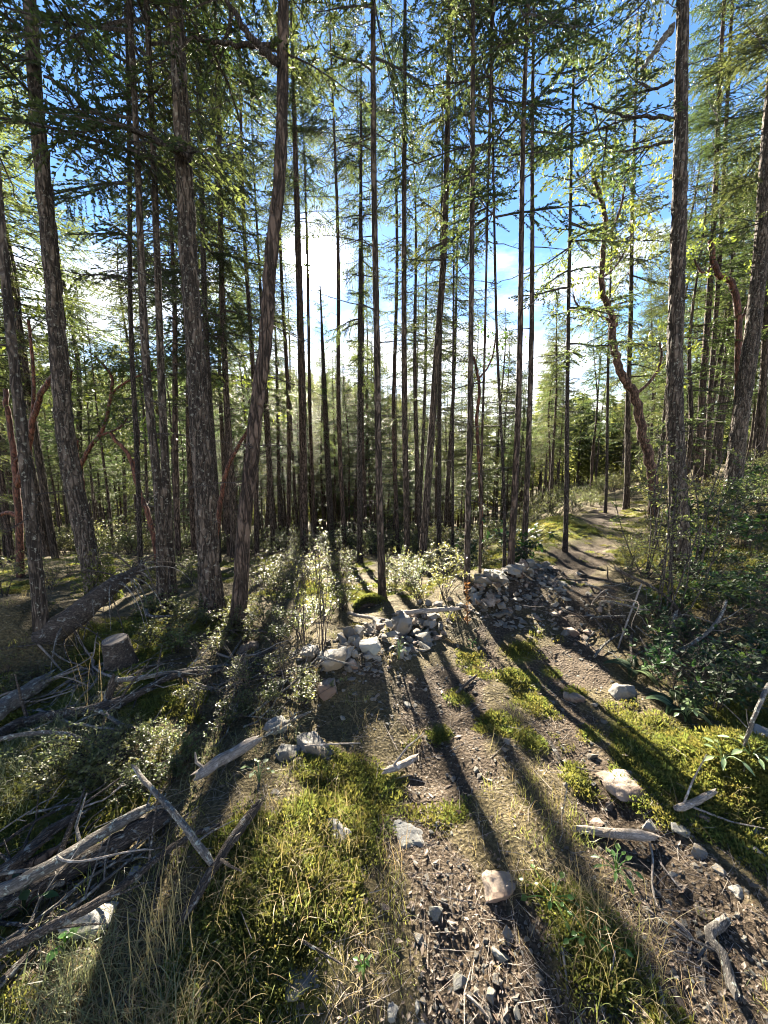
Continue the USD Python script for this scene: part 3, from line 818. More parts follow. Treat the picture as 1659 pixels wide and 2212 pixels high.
# far forest on the slopes and the ridge: nobody could count it
rng = np.random.default_rng(5)
mb = MB()
mb.tube([[0, 0, 0], [0, 0, 9]], [0.14, 0.02], 5)
n = 900
h = 2.6 + 7.4 * rng.random(n) ** 0.9
rad = (1.9 * (1 - (h - 1.5) / 9.2)) * np.sqrt(rng.random(n))
a = rng.uniform(0, 6.28, n)
B = np.stack([np.cos(a) * rad, np.sin(a) * rad, h], 1)
fv, ff = leaves(B, np.stack([np.cos(a), np.sin(a), -.35 + 0 * a], 1) + rng.normal(0, .3, (n, 3)), unit(rng.normal(0, .5, (n, 3)) + [0, 0, 1]), rng.uniform(.35, .7, n), rng.uniform(.14, .26, n))
fo = UsdGeom.PointInstancer.Define(stage, "/World/far_forest")
usdkit.mesh(stage, "/World/far_forest/trunk", mb.mesh(), BARK_SMALL)
usdkit.mesh(stage, "/World/far_forest/crown", (fv, ff), FARNEED)
pts = []
while len(pts) < 3600:
    y = rng.uniform(44, 420)
    x = rng.uniform(-1.2, 1.2) * y
    if y < 60 and abs(x) > 1.15 * y:
        continue
    pts.append((x, y))
pts = np.array(pts)
P = np.column_stack([pts, land(pts[:, 0], pts[:, 1], False) - 0.2])
P = np.vstack([P, P])
sc = np.tile(rng.uniform(.8, 1.4, (len(pts), 1)) * (1 + .35 * sstep(80, 200, pts[:, 1:2])) * [1, 1, 1], (2, 1))


def instancer(pi, protos, P, idx, yaw, sc, tilt=None):
    pi.CreatePrototypesRel().SetTargets([Sdf.Path(p) for p in protos])
    pi.CreatePositionsAttr(Vt.Vec3fArray.FromNumpy(np.asarray(P, np.float32)))
    pi.CreateProtoIndicesAttr(Vt.IntArray.FromNumpy(np.asarray(idx, np.int32)))
    pi.CreateScalesAttr(Vt.Vec3fArray.FromNumpy(np.asarray(sc, np.float32)))
    if tilt is None:
        tilt = np.zeros((len(P), 2))
    q = [Gf.Quath(*(float(c) for c in trimesh.transformations.quaternion_from_euler(a, b, c_))) for (a, b), c_ in zip(tilt, yaw)]
    pi.CreateOrientationsAttr(Vt.QuathArray(q))


df = UsdGeom.PointInstancer.Define(stage, "/World/deep_forest")
DP = []
for k, (H, c0, r, sp) in enumerate([(14.5, 4.6, .085, 1.6), (13, 4.0, .065, 1.45), (11, 3.2, .06, 1.3)]):
    p = "/World/deep_forest/fir" + (f"_{k:03d}" if k else "")
    UsdGeom.Xform.Define(stage, p)
    usdkit.mesh(stage, p + "/trunk", tube([[0, 0, -.6], [0, 0, H * .5], [.05, 0, H]], [r, r * .66, .01], 8), BARK, smooth=True)
    fir_crown(p, 160 + k, H - c0, sp, int((H - c0) * 2.4), .55, .6, np.array([0, 0, c0]), np.array([0, 0, 1.0]))
    DP.append(p)
Q = []
while len(Q) < 230:
    y = math.sqrt(rng.uniform(24 ** 2, 72 ** 2))
    x = rng.uniform(-1.1, 1.1) * y
    if abs(x - float(path_x(y))) < 1.2 or (.40 < x / y < .67 and y < 30 and rng.random() < .7) or any((x - a) ** 2 + (y - b) ** 2 < 1.2 for a, b in placed + Q):
        continue
    Q.append((x, y))
QA = np.array(Q)
DSET = (np.column_stack([QA, land(QA[:, 0], QA[:, 1])]), rng.integers(0, 3, len(Q)), rng.uniform(0, 6.28, len(Q)), rng.uniform(.8, 1.25, (len(Q), 1)) * np.ones(3), rng.normal(0, .025, (len(Q), 2)))
yw = np.tile(rng.uniform(0, 6.28, len(pts)), 2)
instancer(fo, ["/World/far_forest/trunk", "/World/far_forest/crown"], P, np.repeat([0, 1], len(pts)), yw, sc)
instancer(df, DP, *DSET)
tag(df.GetPrim(), "mass of firs too deep in the forest to tell apart", "forest", kind="stuff")
tag(fo.GetPrim(), "distant conifer forest covering the valley side and the far ridge", "forest", kind="stuff")

# ------------------------------------------------------------------ arbutus trees
def arbutus(label, stems, deep, mat=ARB, seed=1, leaf_n=30, leafy=None, pale=False):
    """stems: (sighted points, width at start, width at end) from the trunk outwards; tufts of leaves at the ends of the thin ones."""
    rng = np.random.default_rng(seed)
    base = on_plane(*stems[0][0][0], deep)
    base[2] = ground_z(base[0], base[1])
    path = thing("arbutus_tree", label, "arbutus tree", tuple(base))
    B, D = [], []
    tw = MB()
    for q, (pts, w0, w1) in enumerate(stems):
        off = rng.uniform(-.35, .35) if q else 0
        n = len(pts)
        P = np.array([on_plane(u, v, deep + off * k / max(1, n - 1)) for k, (u, v) in enumerate(pts)]) - base
        if q == 0:
            P = np.vstack([[0, 0, -0.3], P])
        s = np.linspace(0, 1, len(P)); S = np.linspace(0, 1, len(P) * 6)
        C = CubicSpline(s, P)(S) if len(P) > 2 else np.stack([np.interp(S, s, P[:, k]) for k in range(3)], 1)
        r = np.linspace(w0, w1, len(C)) / 2 * deep / FPX
        C[1:-1] += rng.normal(0, r.mean() * .15, (len(C) - 2, 3))
        part(path, "trunk" if q == 0 else "limb", tube(C, r, 10), mat, smooth=True)
        if leafy is None or q in leafy:
            for e in range(leaf_n):
                t = rng.uniform(.45, 1.0)
                b = np.array([np.interp(t, S, C[:, k]) for k in range(3)])
                d = unit(rng.normal(0, 1, 3) + [0, 0, .8])
                e_ = b + d * rng.uniform(.15, .75)
                tw.tube([b, (b + e_) / 2 + rng.normal(0, .03, 3), e_], [.006, .004, .002], 3)
                m = rng.integers(9, 18)
                B.append(e_ + rng.normal(0, .05, (m, 3))); D.append(d + rng.normal(0, .8, (m, 3)))
    if B:
        B, D = np.vstack(B), unit(np.vstack(D))
        n = len(B)
        lv, lf = leaves(B, D, unit(rng.normal(0, .7, (n, 3)) + [0, 0, 1]), rng.uniform(.06, .11, n), rng.uniform(.028, .048, n))
        part(path, "twigwood", tw.mesh(), TWIG)
        part(path, "crown", (lv, lf), ARBLEAF)


arbutus("crooked dark arbutus arching over the path, left of the stout right fir",
        [([(1412, 1090), (1405, 993), (1390, 943), (1370, 853), (1345, 813), (1325, 743), (1328, 700)], 22, 13), ([(1328, 705), (1312, 660), (1299, 600), (1307, 500), (1299, 430), (1279, 370)], 13, 7),
         ([(1325, 700), (1290, 680), (1255, 665), (1240, 640)], 6, 3), ([(1303, 520), (1330, 480), (1345, 430), (1350, 390)], 6, 3), ([(1299, 430), (1270, 410), (1245, 370)], 5, 3), ([(1370, 853), (1420, 800), (1425, 740)], 7, 4), ([(1300, 600), (1330, 575), (1350, 540)], 5, 3)],
        8.0, bark_look("dark_arbutus_bark", (0.06, 0.04, 0.03), (0.19, 0.105, 0.07), (0.16, 0.14, 0.10), .58, (14, 14, 3), .3), 3, 22, (1, 2, 3, 4, 5, 6))
arbutus("red-limbed arbutus spreading behind the firs at the far left",
        [([(45, 1240), (38, 1080), (25, 950), (12, 840)], 17, 9), ([(38, 1050), (62, 960), (78, 880), (125, 800)], 13, 9), ([(125, 800), (140, 760), (110, 690)], 8, 4), ([(30, 1000), (70, 905), (70, 780), (62, 690)], 8, 5), ([(40, 1120), (5, 1110), (-40, 1150)], 9, 6)],
        6.6, ARB, 4, 14, (2, 3))
arbutus("red arbutus with forking limbs between the mossy-footed fir and the slim firs",
        [([(205, 1210), (190, 1120), (170, 1020), (165, 950)], 15, 10), ([(170, 1020), (200, 960), (225, 920), (240, 850), (240, 810), (205, 770)], 9, 5), ([(240, 860), (265, 830), (330, 800)], 5, 3), ([(215, 940), (255, 925), (275, 900)], 5, 3), ([(165, 960), (150, 880), (155, 800)], 7, 4)],
        7.4, ARB, 5, 22, (1, 2, 3, 4))
arbutus("thin red arbutus leaning left across the slim straight fir",
        [([(345, 1250), (325, 1130), (300, 1060), (285, 1000), (260, 960), (240, 935)], 12, 7), ([(287, 1005), (298, 970), (300, 940), (295, 900)], 5, 3)], 6.9, ARB, 6, 14, (1,))
arbutus("short red arbutus showing between the stoutest left fir and the leaning fir",
        [([(465, 1190), (472, 1120), (480, 1060), (492, 1010), (530, 940)], 14, 7), ([(530, 940), (548, 880), (545, 830)], 7, 4)], 7.6, ARB, 7, 14, (1,))
arbutus("arbutus with one gnarled limb in front of the reddish paired firs on the right bank",
        [([(1592, 1000), (1595, 900), (1590, 650), (1560, 600), (1540, 560), (1534, 520)], 15, 9), ([(1595, 700), (1620, 650), (1640, 590)], 7, 4), ([(1545, 565), (1520, 590), (1500, 560)], 5, 3)], 9.5, ARB, 8, 26, (1, 2))
arbutus("thin crooked arbutus behind the slim fir at the rubble",
        [([(1040, 1150), (1035, 1000), (1030, 900), (1036, 850), (1030, 800), (1022, 770)], 9, 5), ([(1030, 820), (1060, 780), (1070, 720)], 4, 3)], 9.0, ARB, 9, 14, (1,))

# ------------------------------------------------------------------ rocks
def rock_mesh(seed, dims, n=13, sub=False):
    rng = np.random.default_rng(seed)
    p = unit(rng.normal(0, 1, (n, 3))) * rng.uniform(.75, 1.15, (n, 1))
    p = np.clip(p, -0.78, 0.78) * (np.array(dims) / 1.5)
    h = trimesh.Trimesh(p, ConvexHull(p).simplices, process=True)
    h.fix_normals()
    if sub:
        h = h.subdivide().subdivide().subdivide()
        v = np.array(h.vertices)
        nr = np.array(h.vertex_normals)
        s = float(np.mean(dims))
        v = v + nr * ((fbm(v / s * 3.2, 5, seed) - .5) * .26 * s)[:, None]
        h = trimesh.Trimesh(v, h.faces, process=False)
    return (np.array(h.vertices), np.array(h.faces))


def big_rock(label, u, v, w, h, mat, seed, thick=.5, yaw=0.0, tilt=0.0, sink=.35, group=None):
    sink = sink + .10
    """A rock that spans about w by h of the view at (u, v)."""
    P = hit(u, v)
    k = depth(P) / FPX
    w, h = w * .85, h * .8
    ln, wd = w * k, max(h * k / max(.45, math.sin(math.atan2(CAM_Z, np.hypot(P[0], P[1])))), .3 * w * k)
    wd = min(wd, 1.3 * ln)
    th = thick * min(ln, wd)
    m = rock_mesh(seed, (ln, wd, th), 16, True)
    R = eul(tilt, 0.1, math.radians(yaw))
    x = usdkit.mesh(stage, numbered("/World", "rock"), ((m[0]) @ R.T, m[1]), mat, smooth=28)
    place(UsdGeom.Xformable(x), (P[0], P[1], ground_z(P[0], P[1]) + th * (.5 - sink)))
    tag(x.GetPrim(), label, "rock", group)


for q in [
    ("pale bluish slab lying aslant in the left wheel track", 885, 1815, 100, 50, ROCKP, 1, .35, -25, 0, .45),
    ("pinkish embedded rock between the wheel tracks near the bottom", 1082, 1918, 110, 55, ROCKT, 2, .4, 0, 0, .45),
    ("flat sunlit tan rock set in the right wheel track beside moss", 1365, 1695, 135, 62, ROCKT, 3, .3, 10, 0, .52),
    ("long grey rock at the foot of the ferns right of the path", 1345, 1502, 62, 28, ROCK, 4, .7, 5, 0, .3),
    ("left of two small tan stones side by side right of the path", 1230, 1506, 28, 16, ROCKT, 5, .7, 0, 0, .3),
    ("right of two small tan stones side by side right of the path", 1246, 1512, 30, 22, ROCKT, 6, .7, 60, 0, .3),
    ("white angular stone in the dark soil at the bottom middle", 1083, 2062, 40, 36, ROCKP, 7, .5, 40, 0, .35),
    ("round pale stone at the very bottom, left one of two", 848, 2196, 28, 32, ROCKP, 8, .7, 0, 0, .3),
    ("round pale stone at the very bottom, right one of two", 901, 2180, 20, 26, ROCKP, 9, .7, 0, 0, .3),
    ("rounded grey stone against the end of the grey driftwood branch", 1398, 1790, 38, 22, ROCK, 10, .8, 0, 0, .2),
    ("oblong pale stone right of the grey driftwood branch", 1472, 1798, 42, 20, ROCKP, 11, .6, -30, 0, .3),
    ("pale stone at the right edge below the big moss mound", 1640, 1812, 46, 26, ROCKP, 12, .6, 0, 0, .3),
    ("small square pale stone at the right edge under the slab", 1640, 1850, 22, 20, ROCKP, 13, .7, 0, 0, .3),
    ("white rock half buried in moss at the right edge", 1645, 1590, 50, 40, ROCKP, 14, .6, 0, 0, .4),
    ("grey stone in the dark soil left of the bent driftwood root", 1594, 1935, 30, 34, ROCK, 15, .6, 0, 0, .35),
    ("pale ragged slab in the grass left of the path", 718, 1806, 86, 50, ROCKP, 16, .35, -30, .2, .4),
    ("pale square slab in the sunlit moss at the bottom left", 657, 2112, 100, 62, ROCKP, 17, .3, 10, 0, .45),
    ("bluish boulder under the long pole at the bottom left", 188, 1996, 118, 62, ROCKP, 18, .6, 15, 0, .35),
    ("small white rock behind the crossing sticks at the left", 296, 1894, 48, 32, ROCKP, 19, .6, 0, 0, .35),
    ("large grey rock with a flat top lying in the grass left of the path", 680, 1615, 100, 46, ROCK, 20, .5, -10, 0, .35),
    ("grey lichened rock leaning on the flat-topped rock in the grass", 600, 1572, 52, 34, ROCKP, 21, .6, -40, 0, .35),
    ("low grey rock in front of the flat-topped rock in the grass", 622, 1630, 56, 36, ROCK, 22, .5, 0, 0, .4),
    ("small white bone-like stone in the dark grass by the moss", 516, 1528, 54, 18, ROCKP, 23, .4, 0, 0, .4),
    ("brown angular block set on edge below the rubble", 704, 1492, 48, 50, ROCKT, 24, .8, 30, .3, .2),
    ("tan rock at the feet of the leaning fir", 540, 1404, 48, 34, ROCKT, 25, .7, 0, 0, .3),
    ("largest grey boulder of the rubble by the path bend", 722, 1434, 74, 46, ROCK, 26, .8, 0, 0, .25),
    ("white sharp-edged rock on the rubble by the path bend", 798, 1410, 48, 32, ROCKP, 27, .8, 20, .2, .0),
    ("grey rock at the left end of the rubble by the path bend", 668, 1418, 40, 30, ROCK, 28, .8, 0, 0, .2),
    ("tan upright rock right of the largest boulder of the rubble", 761, 1440, 28, 36, ROCKT, 29, .9, 70, 0, .2),
    ("grey rock topping the rubble behind the white sharp-edged rock", 866, 1362, 52, 40, ROCK, 30, .9, 0, 0, .1),
    ("upright pale block at the left end of the grey rubble pile", 1038, 1270, 30, 42, ROCKP, 31, .9, 60, .4, -.3),
    ("slanted pale block beside the upright one on the grey rubble pile", 1068, 1262, 46, 30, ROCKP, 32, .7, 30, .3, -.3),
    ("tan block at the foot of the paired firs on the grey rubble pile", 1118, 1250, 24, 22, ROCKT, 33, .9, 20, .3, -.2),
    ("reddish stone alone on the path past the bright grass", 1236, 1370, 26, 20, ROCKT, 34, .8, 0, 0, .2),
]:
    big_rock(*q)

ROCKK = []
for k in range(14):
    c = klass(f"rubble_kind_{'abcdefghijklmn'[k]}")
    rng = np.random.default_rng(300 + k)
    m = rock_mesh(300 + k, (1.0, rng.uniform(.6, .95), rng.uniform(.35, .7)), 12, False)
    tm = trimesh.Trimesh(*m).subdivide()
    v = np.array(tm.vertices); v = v + (np.array([fbm(v * 3 + 7 * q, 3, k + q) for q in range(3)]).T - .5) * .10
    usdkit.mesh(stage, c + "/stone", (v, tm.faces), [ROCK, ROCK, ROCKP, ROCKT][k % 4], smooth=25)
    ROCKK.append(c)

rng = np.random.default_rng(77)


def heap(n, area, size, label, group, pile=0.0, cls=None):
    """Stones over a patch given by sighted corners; pile > 0 stacks them."""
    us, vs = [a[0] for a in area], [a[1] for a in area]
    from shapely.geometry import Polygon, Point
    poly, k = Polygon([hit(*a)[:2] for a in area]), 0
    x0, y0, x1, y1 = poly.bounds
    while k < n:
        x, y = rng.uniform(x0, x1), rng.uniform(y0, y1)
        if not poly.contains(Point(x, y)):
            continue
        s = size * min(1.9, rng.lognormal(0, .5))
        edge = min(1.0, poly.exterior.distance(Point(x, y)) / .35)
        z = ground_z(x, y) + s * .02 + pile * edge * rng.random() ** .7
        copy_of(cls or ROCKK[rng.integers(len(ROCKK))], "stone", label, "stone", (x, y, z), eul(rng.normal(0, .4), rng.normal(0, .4), rng.uniform(0, 6.28)), s * rng.uniform(.8, 1.2, 3), group)
        k += 1


heap(75, [(640, 1425), (700, 1392), (800, 1345), (900, 1325), (965, 1345), (930, 1400), (850, 1440), (760, 1470), (690, 1465)], .075, "angular grey stone in the rubble beside the path bend", "stones of the rubble by the path bend", .12)
heap(105, [(1005, 1325), (1020, 1270), (1090, 1235), (1170, 1215), (1200, 1235), (1150, 1290), (1080, 1335)], .085, "angular pale stone in the grey rubble pile before the paired firs", "stones of the grey rubble pile", .30)
heap(50, [(1080, 1340), (1150, 1290), (1200, 1240), (1265, 1240), (1275, 1330), (1240, 1380), (1130, 1350)], .05, "flat grey stone strewn on the path beside the grey rubble pile", "stones strewn beside the rubble pile")
heap(24, [(820, 1345), (900, 1300), (1000, 1305), (1010, 1335), (900, 1350)], .06, "grey stone between the two rubble heaps", "stones between the rubble heaps", .06)
heap(12, [(1255, 1410), (1330, 1330), (1340, 1290), (1290, 1290), (1230, 1390)], .06, "reddish stone spilling from the cut bank right of the path", "stones below the cut bank", .05, ROCKK[3])
heap(16, [(900, 2212), (860, 1850), (880, 1560), (1000, 1450), (1130, 1560), (1000, 1800), (1060, 2212)], .028, "small stone pressed into the left wheel track", "small stones in the left wheel track")
heap(18, [(1640, 2180), (1400, 1960), (1180, 1640), (1120, 1480), (1280, 1480), (1420, 1660), (1655, 1850)], .034, "small stone pressed into the right wheel track", "small stones in the right wheel track")

# ------------------------------------------------------------------ logs and sticks
def stick(name, label, cat, pts, w0, w1, mat, lift=0.0, seed=0, lifts=None, side=0, sides=10, group=None, lump=.12):
    rng = np.random.default_rng(900 + seed)
    P = []
    for k, (u, v) in enumerate(pts):
        lf = (lifts[k] if lifts else lift)
        q = hit(u, v, lf)
        P.append(q)
    P = np.array(P)
    dp = np.array([depth(p) for p in P])
    r = np.linspace(w0, w1, len(P)) / 2 * dp / FPX
    P[:, 2] += r * .5
    s = np.concatenate([[0], np.cumsum(np.linalg.norm(np.diff(P, axis=0), axis=1))])
    S = np.linspace(0, s[-1], max(8, int(s[-1] / max(.03, r.mean() * .8))))
    C = CubicSpline(s, P)(S) if len(P) > 2 else np.stack([np.interp(S, s, P[:, k]) for k in range(3)], 1)
    rr = np.interp(S, s, r)
    rr[0] *= .75; rr[-1] *= .6
    C[1:-1] += rng.normal(0, rr.mean() * .10, (len(C) - 2, 3))
    ang = np.arange(sides) * 2 * np.pi / sides
    A, H = np.meshgrid(ang, S)
    q = np.stack([np.cos(A) * 1.4, np.sin(A) * 1.4, H / max(.02, rr.mean()) * .5 + seed * 9], -1)
    d = rr[:, None] * lump * 2 * (fbm(q, 3, seed) - .5)
    O = C[0].copy()
    Rx = rot_between([1, 0, 0], C[-1] - C[0])
    C = (C - O) @ Rx
    O0, O = O, np.zeros(3)
    path = thing(name, label, cat, tuple(O0), Rx, group=group)
    tv, tf = tube(C, rr, sides, True, d)
    nn = len(C) * sides
    for ring, tip, sg in ((slice(0, sides), nn, -1), (slice(nn - sides, nn), nn + 1, 1)):  # broken, splintered ends
        tv[ring, 0] += sg * rr.mean() * np.abs(rng.normal(0, 1.0, sides))
        tv[tip, 0] -= sg * rr.mean() * .4
    part(path, "stem", (tv, tf), mat, smooth=35)
    for e in range(side):
        t = rng.uniform(.15, .95)
        k = int(t * (len(C) - 1))
        tdir = unit(C[min(k + 1, len(C) - 1)] - C[max(k - 1, 0)])
        dd = unit(tdir * rng.uniform(.2, .9) + unit(rng.normal(0, 1, 3) * [1, 1, .6] + [0, 0, .3]))
        ln = rng.uniform(.06, .28) * (1 + 6 * rr[k])
        b = C[k] - O
        part(path, "side_twig", tube([b, b + dd * ln * .5 + rng.normal(0, .01, 3), b + dd * ln], [rr[k] * .35, rr[k] * .28, rr[k] * .12], 5), mat)
    return path


S_ = stick
S_("log", "thick log with flaking grey bark in the stack at the lower left", "log", [(-60, 2000), (75, 1934), (200, 1860), (350, 1779)], 46, 40, LOGB, .03, 1, side=3, sides=16)
S_("log", "long straight grey log lying on top of the lower left stack", "log", [(-40, 1945), (120, 1868), (230, 1800), (320, 1749)], 27, 20, LICH, .12, 2, side=3, sides=14)
S_("log", "dark log at the back of the lower left stack", "log", [(-30, 1905), (60, 1845), (110, 1800), (175, 1769)], 28, 20, LOGB, .07, 3, side=3, sides=12)
S_("log", "split reddish log half under the lower left stack", "log", [(-40, 1925), (40, 1885), (120, 1840)], 24, 20, BARK_RED, .04, 31, side=1, sides=12)
S_("pole", "long dark pole lying over the bluish boulder at the lower left", "pole", [(-60, 2100), (60, 2030), (240, 1934), (350, 1849), (470, 1786)], 26, 9, LOGB, .11, 4, lifts=[.05, .08, .14, .12, .03], side=5, sides=12)
S_("log", "weathered brown log end standing out of the sunlit grass", "log", [(395, 1989), (460, 1884), (500, 1820), (555, 1749)], 20, 21, LOGB, .04, 5, side=1, sides=12)
S_("stick", "lichen-spotted stick crossing the long dark pole at the lower left", "stick", [(290, 1660), (345, 1725), (415, 1809), (458, 1872)], 9, 17, LICH, .10, 6, lifts=[.22, .18, .12, .04], side=3)
S_("log", "broken weathered log end beside the low bush left of the path", "log", [(430, 1679), (490, 1640), (550, 1606)], 24, 24, DRIFT, .05, 7, side=1, sides=12)
S_("log", "dark log running out of the lower left corner", "log", [(-20, 2150), (30, 2100), (68, 2060)], 24, 12, LOGB, .02, 8)
S_("stick", "thin white curved twig over the lower left log stack", "stick", [(125, 1850), (165, 1862), (225, 1852), (330, 1836)], 6, 3, DRIFT, .18, 9, side=2, sides=6)
S_("stick", "pale branch lying in the bluish grass at the left edge", "stick", [(-20, 1606), (60, 1587), (120, 1584), (190, 1604), (245, 1640)], 10, 6, LICH, .08, 10, side=3, sides=8)
S_("stick", "pale green lichened branch above the low bush", "stick", [(208, 1537), (240, 1552), (260, 1566), (300, 1574), (324, 1592)], 9, 6, LICH, .06, 11, side=2, sides=8)
S_("log", "big log with a pale broken end at the left edge below the fallen trunk", "log", [(-30, 1565), (30, 1520), (98, 1475)], 42, 28, LICH, .08, 12, side=3, sides=18, lump=.28)
S_("log", "dark curved log under the pale-ended log at the left", "log", [(-20, 1610), (60, 1562), (150, 1545), (240, 1525), (320, 1492)], 24, 15, LOGB, .04, 13, side=4, sides=12)
S_("log", "dark branch continuing along the ground toward the sunlit moss", "log", [(235, 1540), (300, 1500), (380, 1462), (450, 1453), (540, 1430), (592, 1402)], 15, 9, LOGB, .03, 14, side=6)
S_("stick", "long thin grey branch lying parallel behind the sunlit moss", "stick", [(250, 1473), (330, 1462), (400, 1450), (500, 1440)], 11, 7, LICH, .03, 15, side=4)
S_("stick", "dark broken stub standing up among the left branches", "stick", [(225, 1536), (236, 1500), (247, 1468)], 16, 15, LOGB, 0, 16, lifts=[0, .08, .17])
S_("stick", "curved pale branch in the undergrowth before the lichened twin firs", "stick", [(318, 1318), (345, 1334), (380, 1330), (416, 1348)], 7, 5, LICH, .06, 17, side=2, sides=7)
S_("stick", "long bowed twig in front of the leaning fir", "stick", [(470, 1440), (510, 1400), (545, 1365), (590, 1362), (625, 1384)], 5, 3, LICH, .05, 18, side=3, sides=6)
S_("stick", "thin bare twig arching above the tan rock", "stick", [(440, 1372), (500, 1362), (560, 1364), (620, 1378)], 4, 3, TWIG, .12, 19, side=2, sides=6)
S_("stick", "slanting twig by the brown block set on edge", "stick", [(690, 1420), (725, 1428), (770, 1440)], 6, 4, LICH, .20, 20, sides=6)
S_("stick", "pale stick lying behind the mossy hump of the straight slim fir", "stick", [(755, 1326), (800, 1336), (845, 1342)], 8, 6, DRIFT, .04, 21, side=1, sides=8)
S_("log", "long pale fallen log behind the rubble heaps", "log", [(858, 1327), (920, 1322), (990, 1316)], 11, 9, DRIFT, .10, 22, side=2)
S_("stick", "pale forked stick leaning against the grass rocks", "stick", [(575, 1590), (615, 1565), (668, 1540)], 9, 6, LICH, .05, 23, side=2, sides=8)
S_("stick", "thin straight pale twig beside the flat-topped rock", "stick", [(660, 1612), (720, 1608), (778, 1606)], 4, 3, DRIFT, .08, 24, sides=6)
S_("branch", "grey driftwood branch lying across the right wheel track", "branch", [(1248, 1794), (1300, 1800), (1350, 1806), (1404, 1812)], 15, 22, DRIFT, .02, 25, side=1, sides=12)
S_("branch", "bent pale driftwood root at the lower right", "branch", [(1572, 1992), (1540, 2010), (1530, 2030), (1552, 2052), (1568, 2080), (1592, 2148)], 22, 20, LICH, .02, 26, side=3, sides=14, lump=.3)
S_("branch", "short pale branch in the sunlit moss right of the tan rock", "branch", [(1462, 1748), (1500, 1736), (1542, 1712)], 15, 12, DRIFT, .03, 27, side=2)
S_("twig", "thin pale root hanging down the dark right track", "twig", [(1402, 1822), (1410, 1870), (1408, 1910), (1421, 1960)], 5, 4, DRIFT, .02, 28, side=1, sides=6)
S_("twig", "thin upright-looking pale twig in the bottom middle soil", "twig", [(1214, 2052), (1222, 2100), (1226, 2156)], 6, 5, DRIFT, .01, 29, sides=6)
S_("branch", "pale stripped branch cut by the bottom edge right of the middle", "branch", [(1426, 2136), (1432, 2175), (1445, 2240)], 9, 14, DRIFT, .02, 30, sides=8)
S_("branch", "short broken branch piece on the left wheel track", "branch", [(834, 1668), (866, 1656), (896, 1640)], 14, 15, DRIFT, .03, 32, side=1)
S_("twig", "short pale twig at the bottom edge in dark soil", "twig", [(1008, 2152), (1030, 2170), (1052, 2196)], 7, 6, DRIFT, .01, 33, sides=6)
S_("twig", "short brown stick at the upper end of the trunk shadow", "twig", [(1188, 1606), (1198, 1622), (1209, 1642)], 9, 9, LOGB, .01, 34, sides=8)
S_("twig", "short pale chip of wood left of the bent driftwood root", "twig", [(1458, 1992), (1474, 2006), (1492, 2026)], 9, 9, DRIFT, .01, 35, sides=8)
S_("twig", "two-pronged thin root below the driftwood branch", "twig", [(1425, 1862), (1445, 1890), (1470, 1920)], 4, 3, DRIFT, .02, 36, side=2, sides=6)
S_("twig", "dark twig in the sunlit moss at the bottom left", "twig", [(645, 2030), (690, 2055), (740, 2085)], 7, 5, LOGB, .03, 37, side=1, sides=6)
S_("branch", "fallen thin branch leaning out over the path from the stout right fir", "branch", [(1330, 1230), (1380, 1255), (1450, 1300), (1470, 1340)], 8, 5, LOGB, .1, 38, lifts=[.25, .3, .25, .1], side=4, sides=7)
S_("branch", "long pale branch slanting through the ferns on the right", "branch", [(1435, 1420), (1490, 1395), (1535, 1360), (1568, 1300)], 9, 6, LICH, .1, 39, lifts=[.02, .12, .2, .25], side=3, sides=8)
S_("branch", "short mossy stub at the foot of the thin saplings", "branch", [(1440, 1400), (1452, 1360), (1460, 1325)], 12, 10, LICH, .05, 40, lifts=[0, .1, .2], side=1, sides=8)
S_("branch", "pale thin branch propped from the path edge to the bank", "branch", [(1335, 1400), (1360, 1330), (1385, 1265)], 4, 4, DRIFT, .1, 41, lifts=[0, .2, .42], side=1, sides=6)
S_("branch", "slanting branch at the right edge above the white rock", "branch", [(1608, 1610), (1622, 1570), (1662, 1480)], 7, 9, LICH, .1, 42, lifts=[0, .15, .3], side=2, sides=8)
S_("twig", "fan of thin twigs lying below the cut bank", "twig", [(1285, 1420), (1310, 1390), (1340, 1370)], 6, 4, LICH, .04, 43, side=5, sides=6)
S_("twig", "dark forked twig lying on the sunlit track", "twig", [(985, 1500), (1005, 1480), (1030, 1460)], 8, 6, LOGB, .02, 44, side=2, sides=7)

rng = np.random.default_rng(58)


def tangle(n, area, lo, hi, label, group):
    from shapely.geometry import Polygon, Point
    poly, k = Polygon([hit(*a)[:2] for a in area]), 0
    x0, y0, x1, y1 = poly.bounds
    while k < n:
        x, y = rng.uniform(x0, x1), rng.uniform(y0, y1)
        if not poly.contains(Point(x, y)):
            continue
        L, a = rng.uniform(lo, hi), rng.normal(.5, .8)
        r = .004 + .010 * L * rng.random()
        s = np.linspace(-.5, .5, 9)
        cx, cy = x + np.cos(a) * s * L, y + np.sin(a) * s * L
        z = land(cx, cy) + r + np.abs(rng.normal(0, .05)) * (.6 + s)
        C = np.column_stack([cx, cy, z]) + rng.normal(0, .012 * L, (9, 3)) * [1, 1, .4]
        C[:, :2] += np.outer((4 * s * s - 1) * L * rng.normal(0, .10), [-math.sin(a), math.cos(a)])
        O = C[0].copy(); Rx = rot_between([1, 0, 0], C[-1] - C[0]); C = (C - O) @ Rx
        p = thing("fallen_branch", label, "branch", tuple(O), Rx, group=group)
        REPEATS.append((stage.GetPrimAtPath(p), group, O))
        m = [LOGB, LICH, LICH, DRIFT][rng.integers(4)]
        part(p, "stem", tube(C, np.linspace(r, r * .35, 9), 7), m, smooth=40)
        for q in range(rng.integers(0, 4)):
            b = C[rng.integers(2, 8)]
            d = unit([rng.uniform(.2, 1), rng.normal(0, .7), rng.normal(.1, .4)])
            l = L * rng.uniform(.12, .35)
            part(p, "side_twig", tube([b, b + d * l * .5 + rng.normal(0, .01, 3), b + d * l], [r * .5, r * .4, r * .15], 5), m)
        k += 1


